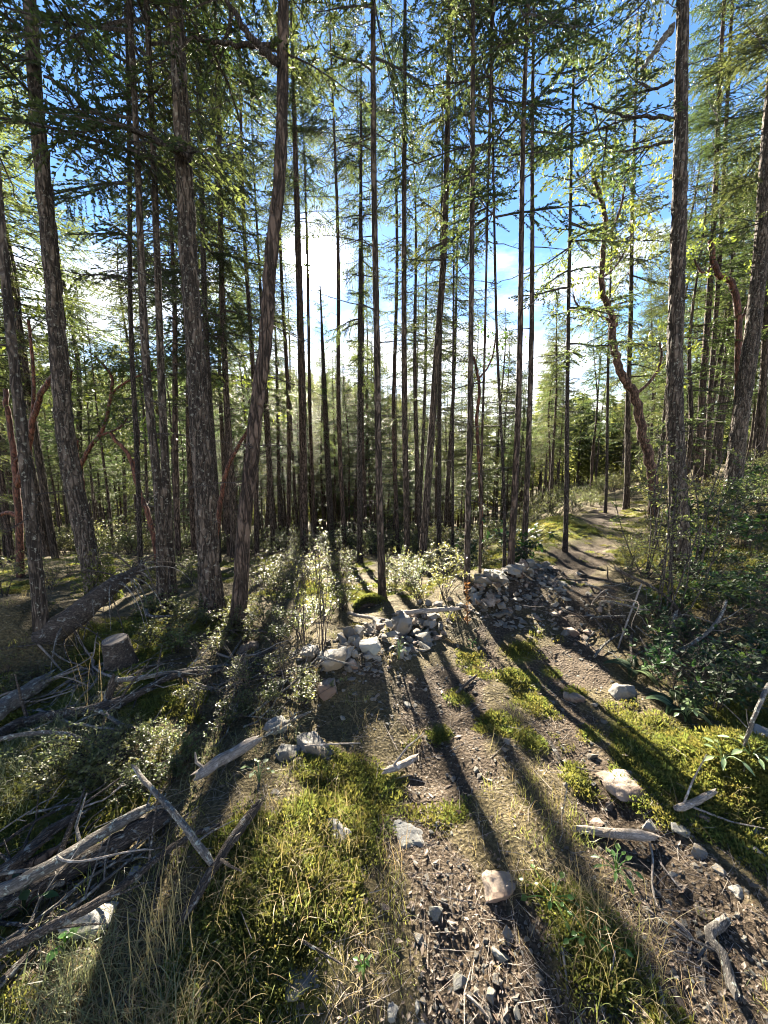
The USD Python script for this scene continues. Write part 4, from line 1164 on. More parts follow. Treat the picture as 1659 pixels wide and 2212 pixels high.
tangle(34, [(0, 1600), (0, 1400), (130, 1380), (300, 1430), (330, 1500), (200, 1560)], .25, .8, "dead branch in the tangle below the fallen trunk at the left edge", "branches of the left tangle")
tangle(26, [(330, 1560), (330, 1450), (480, 1390), (640, 1390), (690, 1500), (560, 1570)], .2, .7, "thin dead branch lying in the shaded clearing left of the rubble", "branches of the shaded clearing")
tangle(16, [(0, 2000), (0, 1760), (180, 1740), (420, 1760), (330, 1900), (140, 2010)], .2, .6, "thin dead branch among the logs of the lower left stack", "thin branches of the lower left stack")
tangle(16, [(1290, 1450), (1300, 1330), (1350, 1260), (1440, 1280), (1460, 1420)], .2, .6, "thin dead branch at the foot of the cut bank right of the path", "branches of the cut bank")

# the fallen trunk with its ragged root fibres
rng = np.random.default_rng(31)
y0 = hit(190, 1375)[1]
pts = [on_plane(u, v, y0 - .25 + .12 * k) for k, (u, v) in enumerate([(20, 1405), (110, 1368), (190, 1308), (240, 1268), (275, 1245), (310, 1220)])]
P = np.array(pts); O = P[1].copy()
fp = thing("fallen_tree", "dark fallen trunk with ragged hanging roots resting against the mossy-footed fir", "fallen tree", tuple(O))
s = np.linspace(0, 1, 6); S = np.linspace(0, 1, 60)
C = CubicSpline(s, P - O)(S)
r = np.interp(S, [0, .3, .7, 1], [.11, .09, .06, .025])
A, H = np.meshgrid(np.arange(18) * 2 * np.pi / 18, S)
part(fp, "stem", tube(C, r, 18, True, r[:, None] * .5 * (fbm(np.stack([np.cos(A) * 2, np.sin(A) * 2, H * 12], -1), 3, 4) - .5)), LOGB, smooth=40)
for k in range(46):
    t = rng.uniform(.25, 1.0)
    b = np.array([np.interp(t, S, C[:, q]) for q in range(3)])
    L = rng.uniform(.15, .55)
    d = unit(rng.normal(0, 1, 3) * [1, .7, .5] + [.5, -.2, -.1])
    e = [b, b + d * L * .4 + [0, 0, .03], b + d * L * .75 + [0, 0, -.1 * L], b + d * L + [0, 0, -.55 * L]]
    part(fp, "root_fibre", tube(CubicSpline(np.linspace(0, 1, 4), e)(np.linspace(0, 1, 8)), np.linspace(.009, .002, 8) * rng.uniform(.5, 1.2), 5, False), LOGB if k % 3 else LICH)

# the sawn stump
P = hit(262, 1440)
r = 24 * depth(P) / FPX
hgt = (1440 - 1372) * depth(P) / FPX * .95
sp = thing("stump", "low sawn tree stump with a pale cut top, below the fallen trunk", "stump", tuple(P))
S = np.linspace(-.15, hgt, 24)
A, H = np.meshgrid(np.arange(36) * 2 * np.pi / 36, S)
rr = r * (1 + .35 * np.exp(-np.maximum(S, 0) / .1))
d = r * .22 * (fbm(np.stack([np.cos(A) * 3, np.sin(A) * 3, H * 2], -1), 3, 8) - .5)
tilt = eul(.10, -.06, 0)
tv, tf = tube(np.stack([0 * S, 0 * S, S], 1), rr, 36, True, d)
part(sp, "stem", (tv @ tilt.T, tf), LOGB, smooth=40)
ct = trimesh.creation.cylinder(r * .93, .012, sections=40); ct.apply_translation([0, 0, hgt + .003])
ct.vertices = ct.vertices @ tilt.T
part(sp, "cut_face", ct, CUT)

# the mossy hump of dead wood behind the rubble
P = hit(800, 1312)
mp = thing("mossy_log", "arched rotten log under bright green moss beside the straight slim fir", "mossy log", tuple(P))
k = depth(P) / FPX
C = np.stack([np.linspace(-34, 34, 24) * k, np.linspace(0, .1, 24), (24 * np.sin(np.linspace(.35, 2.9, 24)) - 14) * k], 1)
A, H = np.meshgrid(np.arange(16) * 2 * np.pi / 16, np.linspace(0, 1, 24))
part(mp, "stem", tube(C, 12 * k, 16, True, 5 * k * (fbm(np.stack([np.cos(A) * 2, np.sin(A) * 2, H * 9], -1), 3, 2) - .4)), LOGB, smooth=40)
n = 2200
q = rng.integers(0, 24, n); aa = rng.uniform(.1, 3.0, n)
B = C[q] + np.stack([rng.normal(0, 2 * k, n), np.cos(aa) * 13 * k, np.sin(aa) * 13 * k], 1)
part(mp, "moss", leaves(B, unit(np.stack([rng.normal(0, .5, n), np.cos(aa), np.sin(aa)], 1)), unit(rng.normal(0, 1, (n, 3))), .03, .010), MOSSM)

# root wad in the cut bank
P = hit(1318, 1385)
rp = thing("root_wad", "tangle of dead grey roots hanging over the cut bank right of the path", "root wad", tuple(P))
for k in range(24):
    a = rng.uniform(-.5, 2.4)
    L = rng.uniform(.2, .65)
    st = np.array([rng.uniform(-.12, .3), rng.uniform(-.15, .5), rng.uniform(.05, .42)])
    d = unit([math.cos(a) * .8 - .5, rng.normal(-.3, .5), rng.uniform(-.7, .35)])
    e = [st, st + d * L * .4 + rng.normal(0, .03, 3), st + d * L * .8 + rng.normal(0, .04, 3), st + d * L + [0, 0, -.05]]
    part(rp, "root", tube(CubicSpline(np.linspace(0, 1, 4), e)(np.linspace(0, 1, 9)), np.linspace(.012, .002, 9) * rng.uniform(.4, 1.3), 6), LICH if k % 4 == 0 else LOGB)

# ------------------------------------------------------------------ shrubs, saplings, ferns, plants
def shrub_class(name, seed, H, R, stems, nleaf, ll, lw, mat, curve=.3, up=.4, stem_r=.0035):
    rng = np.random.default_rng(seed)
    c = klass(name)
    wood, B, D = MB(), [], []
    for s in range(stems):
        a = rng.uniform(0, 6.28); tl = rng.uniform(.1, 1)
        e = np.array([math.cos(a) * R * tl, math.sin(a) * R * tl, H * rng.uniform(.6, 1.05)])
        m = np.array([e[0] * .35, e[1] * .35, e[2] * .55]) + rng.normal(0, .05 * H, 3)
        C = CubicSpline([0, .5, 1], [[rng.normal(0, .03), rng.normal(0, .03), -.05], m, e])(np.linspace(0, 1, 7))
        wood.tube(C, np.linspace(stem_r, stem_r * .4, 7), 4, False)
        for t in range(rng.integers(4, 8)):
            q = rng.uniform(.3, 1)
            b = np.array([np.interp(q, np.linspace(0, 1, 7), C[:, k]) for k in range(3)])
            d = unit(np.array([rng.normal(), rng.normal(), rng.normal(.2, .4)]))
            L = rng.uniform(.08, .28) * (R + H) * .5
            tip = b + d * L
            wood.tube([b, (b + tip) / 2 + rng.normal(0, .01, 3), tip], [stem_r * .5, stem_r * .4, stem_r * .25], 3, False)
            nl = max(1, int(nleaf / stems / 6))
            w = rng.random((nl, 1))
            B.append(b + (tip - b) * w + rng.normal(0, .006, (nl, 3))); D.append(d * .5 + rng.normal(0, .7, (nl, 3)) * [1, 1, .5])
    B, D = np.vstack(B), unit(np.vstack(D))
    n = len(B)
    usdkit.mesh(stage, c + "/stems", wood.mesh(), TWIG)
    m = leaves(B, D, unit(rng.normal(0, .45, (n, 3)) + [0, 0, 1]), rng.uniform(ll * .7, ll * 1.25, n), rng.uniform(lw * .7, lw * 1.2, n), .12)
    usdkit.mesh(stage, c + "/leaves", m, mat)
    tag(stage.GetPrimAtPath(c + "/leaves"), kind="stuff"); tag(stage.GetPrimAtPath(c + "/stems"), kind="stuff")
    return c


HUCK = [shrub_class(f"huckleberry_kind_{'abcd'[k]}", 400 + k, .30 + .08 * k, .34 + .06 * k, 13, 640, .023, .015, SHRUBL) for k in range(4)]
LOWB = [shrub_class(f"low_bush_kind_{'abc'[k]}", 420 + k, .24, .32, 16, 700, .022, .015, SHRUBL, stem_r=.003) for k in range(3)]
SALAL = [shrub_class(f"salal_kind_{'abc'[k]}", 440 + k, .42, .36, 12, 260, .060, .036, SALALL, stem_r=.004) for k in range(3)]
SAPL = [shrub_class(f"sapling_kind_{'abc'[k]}", 460 + k, 1.9, .55, 5, 620, .034, .020, SHRUBL, stem_r=.009) for k in range(3)]
BARET = [shrub_class(f"bare_bush_kind_{'ab'[k]}", 480 + k, .5, .35, 10, 50, .015, .010, SHRUBL, stem_r=.0035) for k in range(2)]

rng = np.random.default_rng(88)


def scatter(classes, name, label, cat, group, n, area, smin=.8, smax=1.25, sepm=.25):
    from shapely.geometry import Polygon, Point
    poly = Polygon([hit(*a)[:2] for a in area])
    if not poly.is_valid:
        poly = poly.buffer(0)
    x0, y0, x1, y1 = poly.bounds
    k, tries, pl = 0, 0, []
    while k < n and tries < 20000:
        tries += 1
        x, y = rng.uniform(x0, x1), rng.uniform(y0, y1)
        if not poly.contains(Point(x, y)) or any((x - a) ** 2 + (y - b) ** 2 < sepm ** 2 for a, b in pl):
            continue
        pl.append((x, y)); k += 1
        copy_of(classes[rng.integers(len(classes))], name, label, cat, (x, y, ground_z(x, y)), eul(rng.normal(0, .08), rng.normal(0, .08), rng.uniform(0, 6.28)), rng.uniform(smin, smax), group)


scatter(HUCK, "leafy_bush", "small-leaved bush in the sunlit thicket between the leaning fir and the straight slim fir", "bush", "bushes of the sunlit thicket", 26, [(545, 1380), (545, 1240), (640, 1205), (800, 1215), (800, 1300), (760, 1330), (660, 1385)], sepm=.22)
scatter(HUCK, "leafy_bush", "pale small-leaved bush in the row behind the rubble heaps", "bush", "bushes behind the rubble heaps", 22, [(830, 1310), (840, 1225), (1000, 1225), (1095, 1245), (1000, 1290), (900, 1315)], .8, 1.2, .2)
scatter(SALAL + HUCK, "leafy_bush", "dark glossy bush in the shade below the mossy knoll", "bush", "dark bushes below the mossy knoll", 24, [(960, 1235), (1000, 1160), (1120, 1130), (1210, 1170), (1215, 1200), (1110, 1235)], 1.0, 1.6, .3)
scatter(LOWB + HUCK[:1], "leafy_bush", "low small-leaved bush at the feet of the stout left firs", "bush", "low bushes at the feet of the left firs", 16, [(300, 1420), (300, 1310), (400, 1320), (560, 1330), (620, 1400), (480, 1430)], .7, 1.15, .15)
scatter(LOWB, "low_bush", "low spreading bush behind the log stack at the left", "bush", "low bushes behind the log stack", 15, [(60, 1730), (150, 1650), (300, 1600), (420, 1610), (400, 1680), (330, 1720)], .5, .8, .10)
scatter(BARET + LOWB, "twiggy_bush", "greyish twiggy bush in the shaded clearing left of the rubble", "bush", "twiggy bushes of the shaded clearing", 14, [(400, 1560), (440, 1460), (640, 1440), (690, 1520), (560, 1560), (450, 1600)], .5, .85, .14)
scatter(HUCK, "leafy_bush", "dim bush on the slope behind the far left firs", "bush", "bushes on the left slope", 24, [(0, 1290), (0, 1240), (240, 1225), (430, 1220), (470, 1280), (320, 1290), (120, 1290)], .7, 1.2, .3)
scatter(SALAL + [BARET[0]], "salal_bush", "dark broad-leaved salal bush on the shaded right bank", "bush", "salal bushes on the shaded right bank", 50, [(1400, 1470), (1440, 1340), (1480, 1250), (1655, 1180), (1658, 1540), (1560, 1560), (1460, 1530)], .42, .8, .14)
scatter(HUCK + SALAL, "leafy_bush", "olive bush on the bank around the heavy leaning fir", "bush", "bushes on top of the right bank", 40, [(1470, 1215), (1500, 1100), (1600, 1040), (1658, 1010), (1658, 1180), (1560, 1215)], .9, 1.5, .25)
scatter(HUCK, "leafy_bush", "bush along the path edge at the foot of the stout right fir", "bush", "bushes beside the upper path", 18, [(1330, 1300), (1360, 1180), (1400, 1120), (1450, 1160), (1440, 1260)], .7, 1.1, .25)
scatter(HUCK, "leafy_bush", "dark green bush at the crest where the path disappears", "bush", "bushes at the path crest", 14, [(1210, 1110), (1230, 1080), (1300, 1078), (1300, 1100)], .9, 1.4, .4)
for k, (u, v, s) in enumerate([(1425, 1360, 1.0), (1460, 1330, .9), (1400, 1250, .95), (1500, 1250, .9)]):
    P = hit(u, v)
    copy_of(SAPL[k % 3], "sapling", ["thin leafy sapling before the stout right fir, nearest the path", "thin leafy sapling at the foot of the stout right fir, beside the mossy stub",
            "thin sapling with pale leaves left of the stout right fir", "thin sapling right of the stout right fir"][k], "sapling", tuple(P), eul(0, 0, k * 1.9), s)
for k, (u, v, s) in enumerate([(700, 1400, .9), (655, 1400, .8), (560, 1340, .7)]):
    P = hit(u, v)
    copy_of(BARET[k % 2], "bare_sapling", ["dark bare-stemmed sapling before the rubble by the path bend", "bare sapling left of the largest boulder of the rubble", "bare sapling behind the tan rock"][k], "sapling", tuple(P), eul(0, 0, k * 2.2), np.array([.9, .9, 2.2]) * s)


def leafy_plant(label, u, v, n, L, W, mat, H, spread, seed, cat="plant", name="leafy_plant"):
    """A low plant whose broad leaves are parts of their own."""
    rng = np.random.default_rng(seed)
    P = hit(u, v)
    path = thing(name, label, cat, tuple(P))
    for k in range(n):
        a = k * 2.4 + rng.normal(0, .3)
        e = np.array([math.cos(a), math.sin(a), 0]) * spread * rng.uniform(.3, 1) + [0, 0, H * rng.uniform(.5, 1)]
        stem = CubicSpline([0, .5, 1], [[0, 0, -.02], [e[0] * .3, e[1] * .3, e[2] * .7], e])(np.linspace(0, 1, 5))
        part(path, "stem", tube(stem, .0018, 4, False), mat)
        l, w = .8 * L * rng.uniform(.55, 1.2), .8 * W * rng.uniform(.6, 1.15)
        t = np.linspace(0, 1, 6)
        prof = np.sin(np.pi * t ** .8) * w / 2
        dv = np.array([math.cos(a), math.sin(a), rng.uniform(-.3, .3)]); sd = np.array([-math.sin(a), math.cos(a), 0])
        mid = e + dv * (t * l)[:, None] + np.array([0, 0, -1]) * (t ** 2 * l * .25)[:, None]
        vv = np.vstack([mid, mid + sd * prof[:, None] + [0, 0, .12 * w], mid - sd * prof[:, None] + [0, 0, .12 * w]])
        ff = []
        for q in range(5):
            ff += [[q, q + 1, 6 + q + 1], [q, 6 + q + 1, 6 + q], [q, 12 + q + 1, q + 1], [q, 12 + q, 12 + q + 1]]
        part(path, "leaf", (vv, np.array(ff)), mat, smooth=True)


leafy_plant("dark broad-leaved plant over the end of the log stack at the left edge", 55, 1985, 7, .055, .040, SALALL, .16, .07, 1)
leafy_plant("bright green seedling with three round leaves at the lower left", 140, 2062, 4, .045, .034, BRIGHTL, .08, .03, 2)
leafy_plant("cluster of fresh green leaves under the grey driftwood branch", 1330, 1890, 11, .050, .026, BRIGHTL, .07, .08, 3)
leafy_plant("pale-leaved sprig at the edge of the dark bank", 1560, 1530, 7, .050, .032, PALEL, .16, .04, 4)
leafy_plant("whitish-leaved sprig in front of the fern", 1480, 1560, 9, .040, .026, PALEL, .12, .07, 5)
leafy_plant("broad pale plant above the big moss mound", 1560, 1650, 9, .075, .040, PALEL, .09, .08, 6)
leafy_plant("trailing pale plant at the right edge by the white rock", 1620, 1640, 8, .070, .035, PALEL, .08, .09, 7)
leafy_plant("low green-leaved plant on the grass strip above the bottom edge", 1270, 2030, 12, .030, .022, BRIGHTL, .05, .10, 8)
leafy_plant("low round-leaved plant right of the pinkish embedded rock", 1190, 1950, 12, .032, .024, BRIGHTL, .05, .10, 9)
leafy_plant("tiny upright leafy sprig near the pale square slab", 785, 2120, 8, .022, .014, BRIGHTL, .09, .02, 10)
leafy_plant("white-leaved sprig on the rubble by the path bend", 862, 1425, 9, .040, .028, PALEL, .16, .05, 11)
leafy_plant("pale leaf cluster in the dark grass left of the broken log end", 560, 1690, 8, .035, .026, PALEL, .10, .06, 12)
leafy_plant("leaf sprig before the mossy knoll's fir behind the rubble", 1020, 1400, 6, .03, .02, BRIGHTL, .08, .04, 13)


def fern(label, u, v, n, L, seed, up=.5):
    rng = np.random.default_rng(seed)
    P = hit(u, v)
    path = thing("fern", label, "fern", tuple(P))
    for k in range(n):
        a = k * 6.28 / n + rng.normal(0, .3)
        t = np.linspace(0, 1, 14)
        l = L * rng.uniform(.7, 1.15)
        dv = np.array([math.cos(a), math.sin(a), 0])
        C = dv * (t * l * .85)[:, None] + np.array([0, 0, 1]) * (l * (up * 1.6 * t - up * 1.5 * t ** 2))[:, None]
        fr = part(path, "frond", tube(C, np.linspace(.0025, .0008, 14), 3, False), SALALL)
        T = np.gradient(C, axis=0)
        B, D, W = [], [], []
        for q in np.linspace(.15, .99, 26):
            b = np.array([np.interp(q, t, C[:, c]) for c in range(3)])
            for s in (-1, 1):
                B.append(b); D.append(np.array([-math.sin(a), math.cos(a), -.15]) * s + dv * .35); W.append(.20 * l * (1 - q) ** .7 + .008)
        part(fr, "leaflets", leaves(np.array(B), np.array(D), np.tile([0, 0, 1.0], (len(B), 1)), np.array(W), .014, .1), PALEL if k % 3 == 0 else SALALL, kind="stuff")


fern("small sword fern catching light at the edge of the dark bank", 1460, 1530, 7, .20, 1)
fern("sword fern in the shade of the right bank by the long pale branch", 1540, 1440, 9, .30, 2)
fern("sword fern at the right edge among the salal", 1640, 1390, 9, .32, 3)
fern("sword fern below the cut bank root tangle", 1370, 1450, 8, .24, 4)

scatter(HUCK, "leafy_bush", "bush in the brightly backlit undergrowth behind the slim middle firs", "bush", "bushes of the backlit undergrowth", 44, [(540, 1238), (560, 1165), (800, 1150), (1000, 1150), (990, 1225), (800, 1212), (640, 1203)], 1.0, 1.7, .35)
scatter(HUCK + LOWB, "low_bush", "low bush among the tangled branches at the left edge", "bush", "low bushes among the tangled branches", 8, [(0, 1480), (0, 1430), (60, 1440), (100, 1480), (60, 1540)], .4, .6, .14)

ug = UsdGeom.PointInstancer.Define(stage, "/World/far_undergrowth")
UP = []
for k in range(4):
    p = "/World/far_undergrowth/bush" + (f"_{k:03d}" if k else "")
    UsdGeom.Xform.Define(stage, p).GetPrim().GetReferences().AddInternalReference((HUCK + SALAL)[k])
    UP.append(p)
q = np.random.default_rng(64)
Q = []
while len(Q) < 900:
    y = q.uniform(11.5, 42)
    x = q.uniform(-1.05, .75) * y
    if abs(x - float(path_x(y))) > .9 and math.hypot(x - KNOLL[0], y - KNOLL[1]) > 1.6:
        Q.append((x, y))
Q = np.array(Q)
instancer(ug, UP, np.column_stack([Q, land(Q[:, 0], Q[:, 1])]), q.choice(4, len(Q), p=[.3, .3, .3, .1]), q.uniform(0, 6.28, len(Q)), q.uniform(1.3, 2.8, (len(Q), 1)) * np.ones(3), q.normal(0, .1, (len(Q), 2)))
tag(ug.GetPrim(), "low undergrowth between the trunks deep in the forest", "undergrowth", kind="stuff")

# rust-coloured dead fern stalk beside the rubble pile
P = hit(1010, 1350)
dp = thing("dead_fern", "upright rust-orange dead fern stalk at the left end of the grey rubble pile", "dead fern", tuple(P))
k = depth(P) / FPX
C = np.stack([np.linspace(0, -5 * k, 12), 0 * np.linspace(0, 1, 12), np.linspace(0, 95 * k, 12)], 1)
part(dp, "stem", tube(C, np.linspace(.006, .002, 12), 5), RUSTL)
n = 80
q = rng.uniform(.05, 1, n)
B = np.stack([np.interp(q, np.linspace(0, 1, 12), C[:, c]) for c in range(3)], 1)
part(dp, "leaflets", leaves(B, unit(rng.normal(0, 1, (n, 3)) + [0, 0, .2]), unit(rng.normal(0, 1, (n, 3))), rng.uniform(.02, .055, n), .014), RUSTL, kind="stuff")

# ------------------------------------------------------------------ grass, moss, litter
def tuft(path, seed, n, L, W, mat, spread, droop, upright=.8):
    rng = np.random.default_rng(seed)
    V, Fc, o = [], [], 0
    for k in range(n):
        a = rng.uniform(0, 6.28)
        l = L * rng.uniform(.45, 1.15)
        lean = rng.uniform(.05, 1) * (1 - upright) * 2 + .05
        t = np.linspace(0, 1, 5)
        d = np.array([math.cos(a), math.sin(a), 0])
        r0 = np.array([rng.normal(0, spread), rng.normal(0, spread), -.01])
        C = r0 + d * (l * lean * t ** 1.5)[:, None] + np.array([0, 0, 1]) * (l * (t - droop * rng.uniform(.2, 1.2) * t ** 2.4))[:, None]
        sd = np.array([-d[1], d[0], 0]) + rng.normal(0, .3, 3)
        sd /= np.linalg.norm(sd)
        w = (W * np.array([.8, 1, .85, .55, .05]) * rng.uniform(.6, 1.2) / 2)[:, None]
        V.append(np.vstack([C - sd * w, C + sd * w]))
        f = []
        for q in range(4):
            f += [[q, 5 + q, 5 + q + 1], [q, 5 + q + 1, q + 1]]
        Fc.append(np.array(f) + o); o += 10
    usdkit.mesh(stage, path, (np.vstack(V), np.vstack(Fc)), mat)


def sample(n, ymin, ymax, dens, rng, xk=1.15):
    out = []
    while len(out) < n:
        m = n * 3
        y = np.exp(rng.uniform(math.log(ymin), math.log(ymax), m))
        x = rng.uniform(-1, 1, m) * (xk * y + .25)
        keep = rng.random(m) < dens(x, y)
        out += list(zip(x[keep], y[keep]))
    return np.array(out[:n])


def spots(lst):
    S = [(*hit(u, v)[:2], r, a) for u, v, r, a in lst]

    def f(x, y):
        d = np.zeros_like(x)
        for sx, sy, r, a in S:
            d = np.maximum(d, a * np.exp(-((x - sx) ** 2 + (y - sy) ** 2) / (r * r)))
        return d
    return f


GREEN_AT = spots([(560, 1800, .28, 1), (640, 1880, .30, 1), (520, 2100, .25, 1), (600, 2150, .2, .8), (720, 1850, .2, .8), (780, 1620, .22, .9), (1180, 1690, .22, .9), (1220, 1800, .2, .9), (1300, 1960, .2, .6),
                  (1170, 1355, .22, 1), (1130, 1470, .14, .7), (350, 1500, .2, .5), (100, 1900, .2, .4), (1330, 2180, .12, .9), (1240, 1250, .5, .4), (1290, 1110, .8, .8), (790, 1540, .18, .8), (1400, 2100, .2, .3), (1120, 1520, .15, .5), (700, 1700, .3, .5), (1270, 1390, .2, .6), (1245, 1215, .25, .7), (1280, 1155, .35, .8), (1225, 1300, .2, .5), (1200, 1420, .15, .6)])
DRY_AT = spots([(340, 2100, .16, 1), (300, 2200, .2, 1), (420, 2180, .2, .9), (480, 1950, .22, .8), (600, 1780, .25, .7), (1140, 1640, .2, 1), (1200, 1720, .2, .8), (1230, 1900, .25, 1), (1420, 2120, .15, .9), (790, 1560, .16, .8), (640, 1850, .3, .7),
                (1240, 1060, 1.0, .9), (1170, 1110, .8, .6), (560, 1960, .3, .6), (440, 1550, .3, .6), (280, 1560, .2, .6), (1260, 1300, .6, .4), (1390, 2000, .2, .5), (820, 1480, .25, .5), (400, 1500, .2, .5), (1090, 1330, .2, .3), (1250, 1370, .2, .8), (760, 2150, .15, .5)])
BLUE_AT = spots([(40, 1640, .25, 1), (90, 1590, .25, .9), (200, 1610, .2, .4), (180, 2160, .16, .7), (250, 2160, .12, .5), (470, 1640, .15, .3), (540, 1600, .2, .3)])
rng = np.random.default_rng(99)


def grass_field(path, label, kinds, n, dens, ymin=.72, ymax=14, smin=.6, smax=1.2):
    pi = UsdGeom.PointInstancer.Define(stage, path)
    pr = []
    for k, a in enumerate(kinds):
        p = f"{path}/tuft" + (f"_{k:03d}" if k else "")
        tuft(p, *a)
        pr.append(p)
    P = sample(n, ymin, ymax, dens, rng)
    z = land(P[:, 0], P[:, 1])
    instancer(pi, pr, np.column_stack([P, z]), rng.integers(0, len(pr), n), rng.uniform(0, 6.28, n), rng.uniform(smin, smax, (n, 1)) * np.ones(3), rng.normal(0, .12, (n, 2)))
    tag(pi.GetPrim(), label, "grass", kind="stuff")


def not_soil(x, y):
    return 1 - .92 * masks(x, y)[0]


grass_field("/World/green_grass", "short green grass growing in tufts beside and between the wheel tracks", [(1, 22, .075, .0024, GRASSM, .03, .45, .6), (2, 16, .105, .0024, GRASSM, .025, .5, .7), (3, 26, .05, .0022, GRASSM, .04, .3, .6)],
            520, lambda x, y: (np.maximum(.75 * GREEN_AT(x, y), .06 + .10 * (noise(np.stack([x * 2, y * 2, 0 * x], -1), 8) > .55))) * not_soil(x, y))
grass_field("/World/dry_grass", "straw-coloured dry grass bent over between the tracks and at the lower left", [(4, 16, .115, .0018, STRAW, .03, .7, .45), (5, 12, .165, .0018, STRAW, .03, .6, .6), (6, 18, .085, .0016, STRAW, .04, .6, .4)],
            440, lambda x, y: (np.maximum(.8 * DRY_AT(x, y), .05)) * not_soil(x, y))
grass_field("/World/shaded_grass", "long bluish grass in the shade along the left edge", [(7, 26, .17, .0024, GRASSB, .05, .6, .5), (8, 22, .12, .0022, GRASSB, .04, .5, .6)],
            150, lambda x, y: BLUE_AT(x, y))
# tall dry stalks standing at the lower left
P = hit(345, 2080)
tp = thing("tall_dry_grass", "tall clump of dry straw-coloured stalks at the lower left", "grass clump", tuple(P))
tuft(tp + "/stalks", 50, 46, .42, .0026, STRAW, .05, .25, .85)
tag(stage.GetPrimAtPath(tp + "/stalks"), kind="stuff")
P = hit(205, 1530)
tp = thing("tall_dry_grass", "thin clump of tall dry stalks rising before the pale branch at the left", "grass clump", tuple(P))
tuft(tp + "/stalks", 51, 9, .55, .0030, STRAW, .03, .12, .9)
tag(stage.GetPrimAtPath(tp + "/stalks"), kind="stuff")

# moss: tiny fronds on every cushion
mo = UsdGeom.PointInstancer.Define(stage, "/World/moss")
pr = []
for k in range(3):
    r_ = np.random.default_rng(60 + k)
    n = 90
    a = r_.uniform(0, 6.28, n); rd = .036 * np.sqrt(r_.random(n))
    B = np.stack([np.cos(a) * rd, np.sin(a) * rd, -.004 + .008 * (1 - rd / .036)], 1)
    v, f = leaves(B, unit(np.stack([np.cos(a) * .8, np.sin(a) * .8, .9 + 0 * a], 1) + r_.normal(0, .45, (n, 3))), unit(r_.normal(0, 1, (n, 3))), r_.uniform(.007, .015, n), r_.uniform(.0032, .006, n))
    p = "/World/moss/cushion" + (f"_{k:03d}" if k else "")
    usdkit.mesh(stage, p, (v, f), MOSSM)
    pr.append(p)
n = 9000
P = sample(n, .72, 13, lambda x, y: sstep(.25, .85, masks(x, y)[1] + .9 * (fbm(np.stack([x * 6, y * 6, 0 * x], -1), 2, 4) - .52)) * (.35 + .65 * np.minimum(1, y / 2)), rng)
instancer(mo, pr, np.column_stack([P, land(P[:, 0], P[:, 1])]), rng.integers(0, 3, n), rng.uniform(0, 6.28, n), rng.uniform(.7, 1.5, (n, 1)) * np.ones(3) * (1 + .12 * P[:, 1:2]), rng.normal(0, .15, (n, 2)))
tag(mo.GetPrim(), "yellow-green moss cushions over the ground beside the wheel tracks", "moss", kind="stuff")

# fallen leaves, bark flakes and needles
n = 26000
P = sample(n, .7, 9, lambda x, y: .35 + .65 * masks(x, y)[0], rng)
z = land(P[:, 0], P[:, 1]) + rng.uniform(.001, .008, n)
a = rng.uniform(0, 6.28, n)
D = np.stack([np.cos(a), np.sin(a), rng.normal(0, .25, n)], 1)
L = np.minimum(.045, rng.lognormal(-4.75, .55, n))
solo("leaf_litter", leaves(np.column_stack([P, z]), D, unit(rng.normal(0, .35, (n, 3)) + [0, 0, 1]), L, L * rng.uniform(.3, .6, n), .1), LITTER, "brown fallen leaves and bark flakes strewn over tracks and floor", "leaf litter", kind="stuff")
mb = MB()
n = 6500
P = sample(n, .7, 8, lambda x, y: .6 + 0 * x, rng)
z = land(P[:, 0], P[:, 1])
for (x, y), h in zip(P, z):
    a = rng.uniform(0, 6.28); L = min(.35, rng.lognormal(-2.7, .6)); r = .0006 + .007 * L * rng.random() ** 2
    d = np.array([math.cos(a), math.sin(a), rng.normal(0, .10)]) * L / 2
    c = np.array([x, y, h + .006])
    mb.tube([c - d, c + rng.normal(0, .06 * L, 3) * [1, 1, .3], c + d], [r, r, r * .6], 3, False)
solo("fallen_twigs", mb.mesh(), DRIFT, "thin fallen twigs and straws scattered over the forest floor", "twigs", kind="stuff")
pb = UsdGeom.PointInstancer.Define(stage, "/World/pebbles")
pr = []
for k in range(4):
    p = "/World/pebbles/pebble" + (f"_{k:03d}" if k else "")
    usdkit.mesh(stage, p, rock_mesh(500 + k, (1, .75, .5), 10), [ROCK, ROCKP, ROCKT, ROCK][k])
    pr.append(p)
n = 3600
P = sample(n, .7, 9, lambda x, y: .05 + .75 * masks(x, y)[0] + .9 * masks(x, y)[2], rng)
s = np.minimum(.05, rng.lognormal(-4.5, .5, n)) * (1 + .5 * masks(P[:, 0], P[:, 1])[2])
instancer(pb, pr, np.column_stack([P, land(P[:, 0], P[:, 1]) + .1 * s]), rng.integers(0, 4, n), rng.uniform(0, 6.28, n), s[:, None] * np.ones(3), rng.normal(0, .3, (n, 2)))
from shapely.geometry import Polygon, Point
CHIPS = [Polygon([hit(*a)[:2] for a in q]) for q in ([(640, 1440), (700, 1400), (800, 1350), (900, 1320), (980, 1340), (930, 1410), (850, 1450), (760, 1480)],
                                                     [(1000, 1335), (1015, 1270), (1090, 1235), (1170, 1215), (1215, 1235), (1225, 1320), (1190, 1380), (1110, 1360)])]
pc = UsdGeom.PointInstancer.Define(stage, "/World/stone_chips")
pr = []
for k in range(5):
    p = "/World/stone_chips/chip" + (f"_{k:03d}" if k else "")
    usdkit.mesh(stage, p, rock_mesh(520 + k, (1, .8, .4), 11), [ROCK, ROCKP, ROCKT, ROCK, ROCK][k])
    pr.append(p)
Q = []
